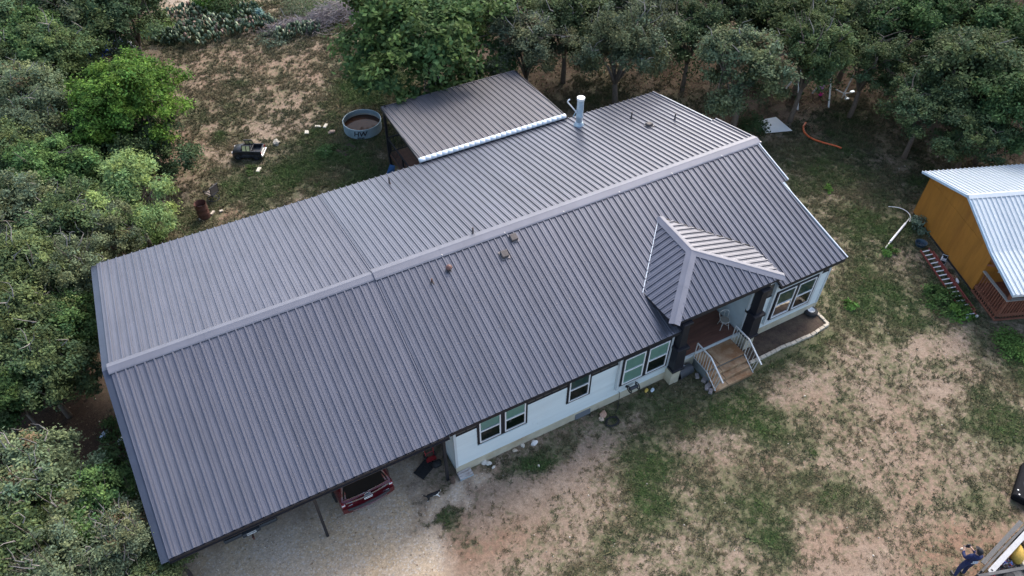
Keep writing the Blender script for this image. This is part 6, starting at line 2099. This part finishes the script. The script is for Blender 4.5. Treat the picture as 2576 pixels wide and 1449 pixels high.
def cactus(name, label, px, py, rx, ry, npad, seed, h=.9):
    g = np.random.default_rng(seed)
    c = G(px, py)
    V, F, Cc = [], [], []
    ring = 10
    for i in range(npad):
        a, q = g.uniform(0, 6.28), math.sqrt(g.random())
        x, y = rx * q * math.cos(a), ry * q * math.sin(a)
        z = g.uniform(.02, h * (1 - .45 * q))
        hh, ww = g.uniform(.13, .21), g.uniform(.09, .14)
        yaw, lean = g.uniform(0, 6.28), g.uniform(-.5, .5)
        u = np.array([math.cos(yaw), math.sin(yaw), 0])
        up = np.array([-math.sin(yaw) * math.sin(lean), math.cos(yaw) * math.sin(lean), math.cos(lean)])
        nn = np.cross(u, up)
        base = len(V)
        cen = np.array([x, y, z + hh])
        V += [cen + nn * .025, cen - nn * .025]
        for k in range(ring):
            t = 2 * math.pi * k / ring
            V.append(cen + u * ww * math.cos(t) * (1 - .18 * math.sin(t) * -1) + up * hh * math.sin(t))
        for k in range(ring):
            F.append((base, base + 2 + k, base + 2 + (k + 1) % ring))
            F.append((base + 1, base + 2 + (k + 1) % ring, base + 2 + k))
        f = g.random()
        col = np.array([.115, .165, .10]) if f < .5 else (np.array([.06, .09, .05]) if f < .82 else np.array([.28, .32, .21]))
        col = col * g.uniform(.75, 1.25)
        if g.random() < .07:
            col = np.array([.22, .15, .12])
        Cc += [(*col, 1)] * (ring + 2)
    m_ = soup(name, np.array(V), np.array(F), [M_PAD], None, np.array(Cc), '', '')
    o_ = place(name, m_)
    o_.location = (c.x, c.y, float(ground_z(c.x, c.y)[0]))
    return tag(o_, label, 'cactus', 'prickly pears at the field edge')


cactus('prickly_pear', 'largest prickly pear thicket at the top of the field', 520, 86, 2.2, 1.8, 360, 1, .95)
cactus('prickly_pear', 'small pale prickly pear left of the large thicket', 425, 102, 1.0, .8, 110, 2, .7)
cactus('prickly_pear', 'low prickly pear right of the large thicket', 640, 72, 1.6, .8, 150, 3, .7)
cactus('prickly_pear', 'prickly pear on the top slope behind the large thicket', 625, 42, 1.1, .9, 110, 4, .9)
cactus('prickly_pear', 'dark prickly pear at the top left by the oak', 465, 38, 1.8, .9, 130, 5, .6)
cactus('prickly_pear', 'prickly pear in front of the grey brush pile', 750, 88, 1.7, .7, 140, 6, .8)


def brush(label, px, py, L_, W_, H_, n, seed, rot):
    g = np.random.default_rng(seed)
    c = G(px, py)
    mb = MB()
    for i in range(n):
        x, y = g.uniform(-1, 1) * L_, g.normal(0, .42) * W_
        hcap = H_ * max(0, 1 - (x / L_) ** 2) * max(.1, 1 - (abs(y) / W_) ** 1.5)
        z = g.uniform(.03, max(.06, hcap))
        a = g.normal(0, .9)
        ln = g.uniform(.4, 1.4)
        d_ = Vector((math.cos(a) * ln / 2, math.sin(a) * ln / 2, g.normal(0, .22) * ln))
        p = Vector((x, y, z))
        mb.tube([p - d_, p + Vector((g.normal(0, .06), g.normal(0, .06), g.normal(0, .05))), p + d_], [g.uniform(.008, .022), .012, .005], 3, mi=int(g.integers(0, 3)), cap=False)
    m_ = mb.mesh('brush_pile', [mat('grey dead wood', (.20, .175, .18), .9, 0, .2, 6), mat('purple grey twigs', (.145, .12, .135), .9, 0, .2, 6), mat('pale dead twigs', (.30, .275, .27), .9, 0, .2, 6)], fix=False)
    o_ = place('brush_pile', m_)
    o_.location = (c.x, c.y, 0)
    o_.rotation_euler = (0, 0, rot)
    return tag(o_, label, 'brush pile', 'brush piles above the field')


brush('long grey pile of dead brush beside the largest oak', 840, 48, 2.6, 1.5, 1.3, 900, 1, .25)
brush('low grey brush pile left of the long one', 725, 70, 1.6, .9, .6, 380, 2, .1)


def bush(label, px, py, r_, h, base, n, seed, leaf=.07, group='bushes and weeds', name='bush', feather=False, stem=True, cat='bush'):
    g = np.random.default_rng(seed)
    c = G(px, py)
    t = thing(name, label, cat, (c.x, c.y, float(ground_z(c.x, c.y)[0])), seed * 1.1, group)
    k = max(8, n // 40)
    d = g.normal(0, 1, (k, 3))
    d /= np.linalg.norm(d, axis=1)[:, None]
    d[:, 2] = np.abs(d[:, 2])
    cen = d * (g.uniform(.35, 1, k)[:, None] ** .6) * np.array([r_, r_, h])
    ci = g.integers(0, k, n)
    P = cen[ci] + g.normal(0, 1, (n, 3)) * np.array([r_ * .17, r_ * .17, h * .12])
    P[:, 2] = np.abs(P[:, 2]) + .02
    nr = d[ci] + g.normal(0, .7, (n, 3)) + np.array([0, 0, .7])
    nr /= np.linalg.norm(nr, axis=1)[:, None]
    ta = np.cross(nr, g.normal(0, 1, (n, 3)))
    ta /= np.linalg.norm(ta, axis=1)[:, None]
    b_ = np.cross(nr, ta)
    s_ = leaf * g.uniform(.6, 1.35, n)[:, None]
    V = np.stack([P - ta * s_, P + b_ * s_ * (.25 if feather else .5), P + ta * s_, P - b_ * s_ * (.25 if feather else .5)], 1).reshape(-1, 3)
    cc_ = np.array(base)[None] * g.uniform(.6, 1.4, k)[ci][:, None] * g.uniform(.8, 1.2, n)[:, None]
    cc_ = np.repeat(np.concatenate([cc_, np.ones((n, 1))], 1), 4, 0)
    place('foliage', soup('foliage', V, np.arange(n * 4).reshape(-1, 4), [LEAFMAT], None, cc_, '', ''), t, False)
    sm_ = MB()
    for i in range(6):
        e = cen[int(g.integers(k))]
        sm_.tube([(0, 0, -.05), tuple(e * .5), tuple(e)], [.02 * h + .006, .012 * h + .005, .004], 4, cap=False)
    sm_.build('stems', M_BARK, t, world=False)
    return t


BRI = (.10, .20, .035)
WEED = (.085, .15, .045)
GREY = (.14, .18, .12)
bush('vivid green bush on the top edge above the prickly pear', 530, 14, 1.3, 1.5, BRI, 2400, 1, .09)
bush('dark green bush right of the vivid one on the top edge', 590, 24, 1.9, 1.3, (.065, .105, .04), 3200, 2, .09)
bush('pale grey shrub on the upper slope in the top middle', 760, 22, 1.7, .8, (.19, .22, .13), 2400, 3, .08, feather=True)
bush('spiky blue green agave beside the upper prickly pear', 655, 48, .5, .7, (.20, .30, .27), 260, 4, .22, feather=True, name='agave', cat='agave')
bush('yellow green scrub under the trees beside the tarp', 395, 78, 1.6, .6, (.13, .19, .06), 1800, 5, .08)
bush('grey green scrub below the brush pile', 690, 100, 1.2, .4, GREY, 900, 6, .07)
bush('scrub on the top edge left of the long brush pile', 800, 12, 2.0, .8, (.14, .19, .09), 2200, 7, .08)
bush('wide leafy weeds under the middle of the ladder', 2385, 765, .95, .4, WEED, 1500, 8, .06, name='weed_clump', cat='weeds')
bush('bright weeds at the lower ladder rungs', 2415, 790, .6, .35, (.10, .19, .04), 900, 9, .06, name='weed_clump', cat='weeds')
bush('weeds left of the upper ladder end', 2350, 735, .5, .3, WEED, 700, 10, .06, name='weed_clump', cat='weeds')
bush('small green weed by the bent pole foot', 2240, 636, .4, .35, (.10, .20, .05), 420, 11, .06, name='weed_clump', cat='weeds')
bush('grey leafed shrub against the back of the cabin wall', 2318, 575, .6, .6, (.13, .18, .13), 900, 12, .06)
bush('green weed on the bare sand in the right yard', 2145, 772, .4, .22, (.095, .19, .045), 320, 13, .06, name='weed_clump', cat='weeds')
bush('leafy weeds on the right edge below the cabin porch', 2545, 870, 1.0, .4, (.10, .18, .045), 1500, 14, .06, name='weed_clump', cat='weeds')
bush('weeds in the grass right of the toy truck', 822, 378, .7, .25, (.08, .145, .05), 700, 15, .06, name='weed_clump', cat='weeds')
bush('low weeds beside the pale block below the toy truck', 630, 432, .5, .2, (.10, .15, .05), 400, 16, .05, name='weed_clump', cat='weeds')
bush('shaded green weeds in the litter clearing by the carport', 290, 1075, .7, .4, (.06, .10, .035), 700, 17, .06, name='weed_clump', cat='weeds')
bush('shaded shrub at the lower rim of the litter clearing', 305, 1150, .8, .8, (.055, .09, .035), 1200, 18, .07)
bush('small bright tuft on the shaded right lawn', 2085, 498 - 20, .35, .2, (.10, .2, .04), 260, 19, .05, name='weed_clump', cat='weeds')
bush('small shrub under the twiggy oak by the white sheet', 1895, 325, .9, .9, (.06, .10, .045), 1300, 20, .07)
bush('undergrowth beneath the bright green tree', 300, 430, 1.6, .9, (.065, .10, .04), 2000, 21, .08)
bush('green undergrowth at the mesquite foot', 370, 600, 1.0, .5, (.10, .16, .05), 1200, 22, .07)
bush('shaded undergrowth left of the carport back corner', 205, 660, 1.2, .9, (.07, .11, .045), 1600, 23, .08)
print("objects",len(bpy.data.objects))
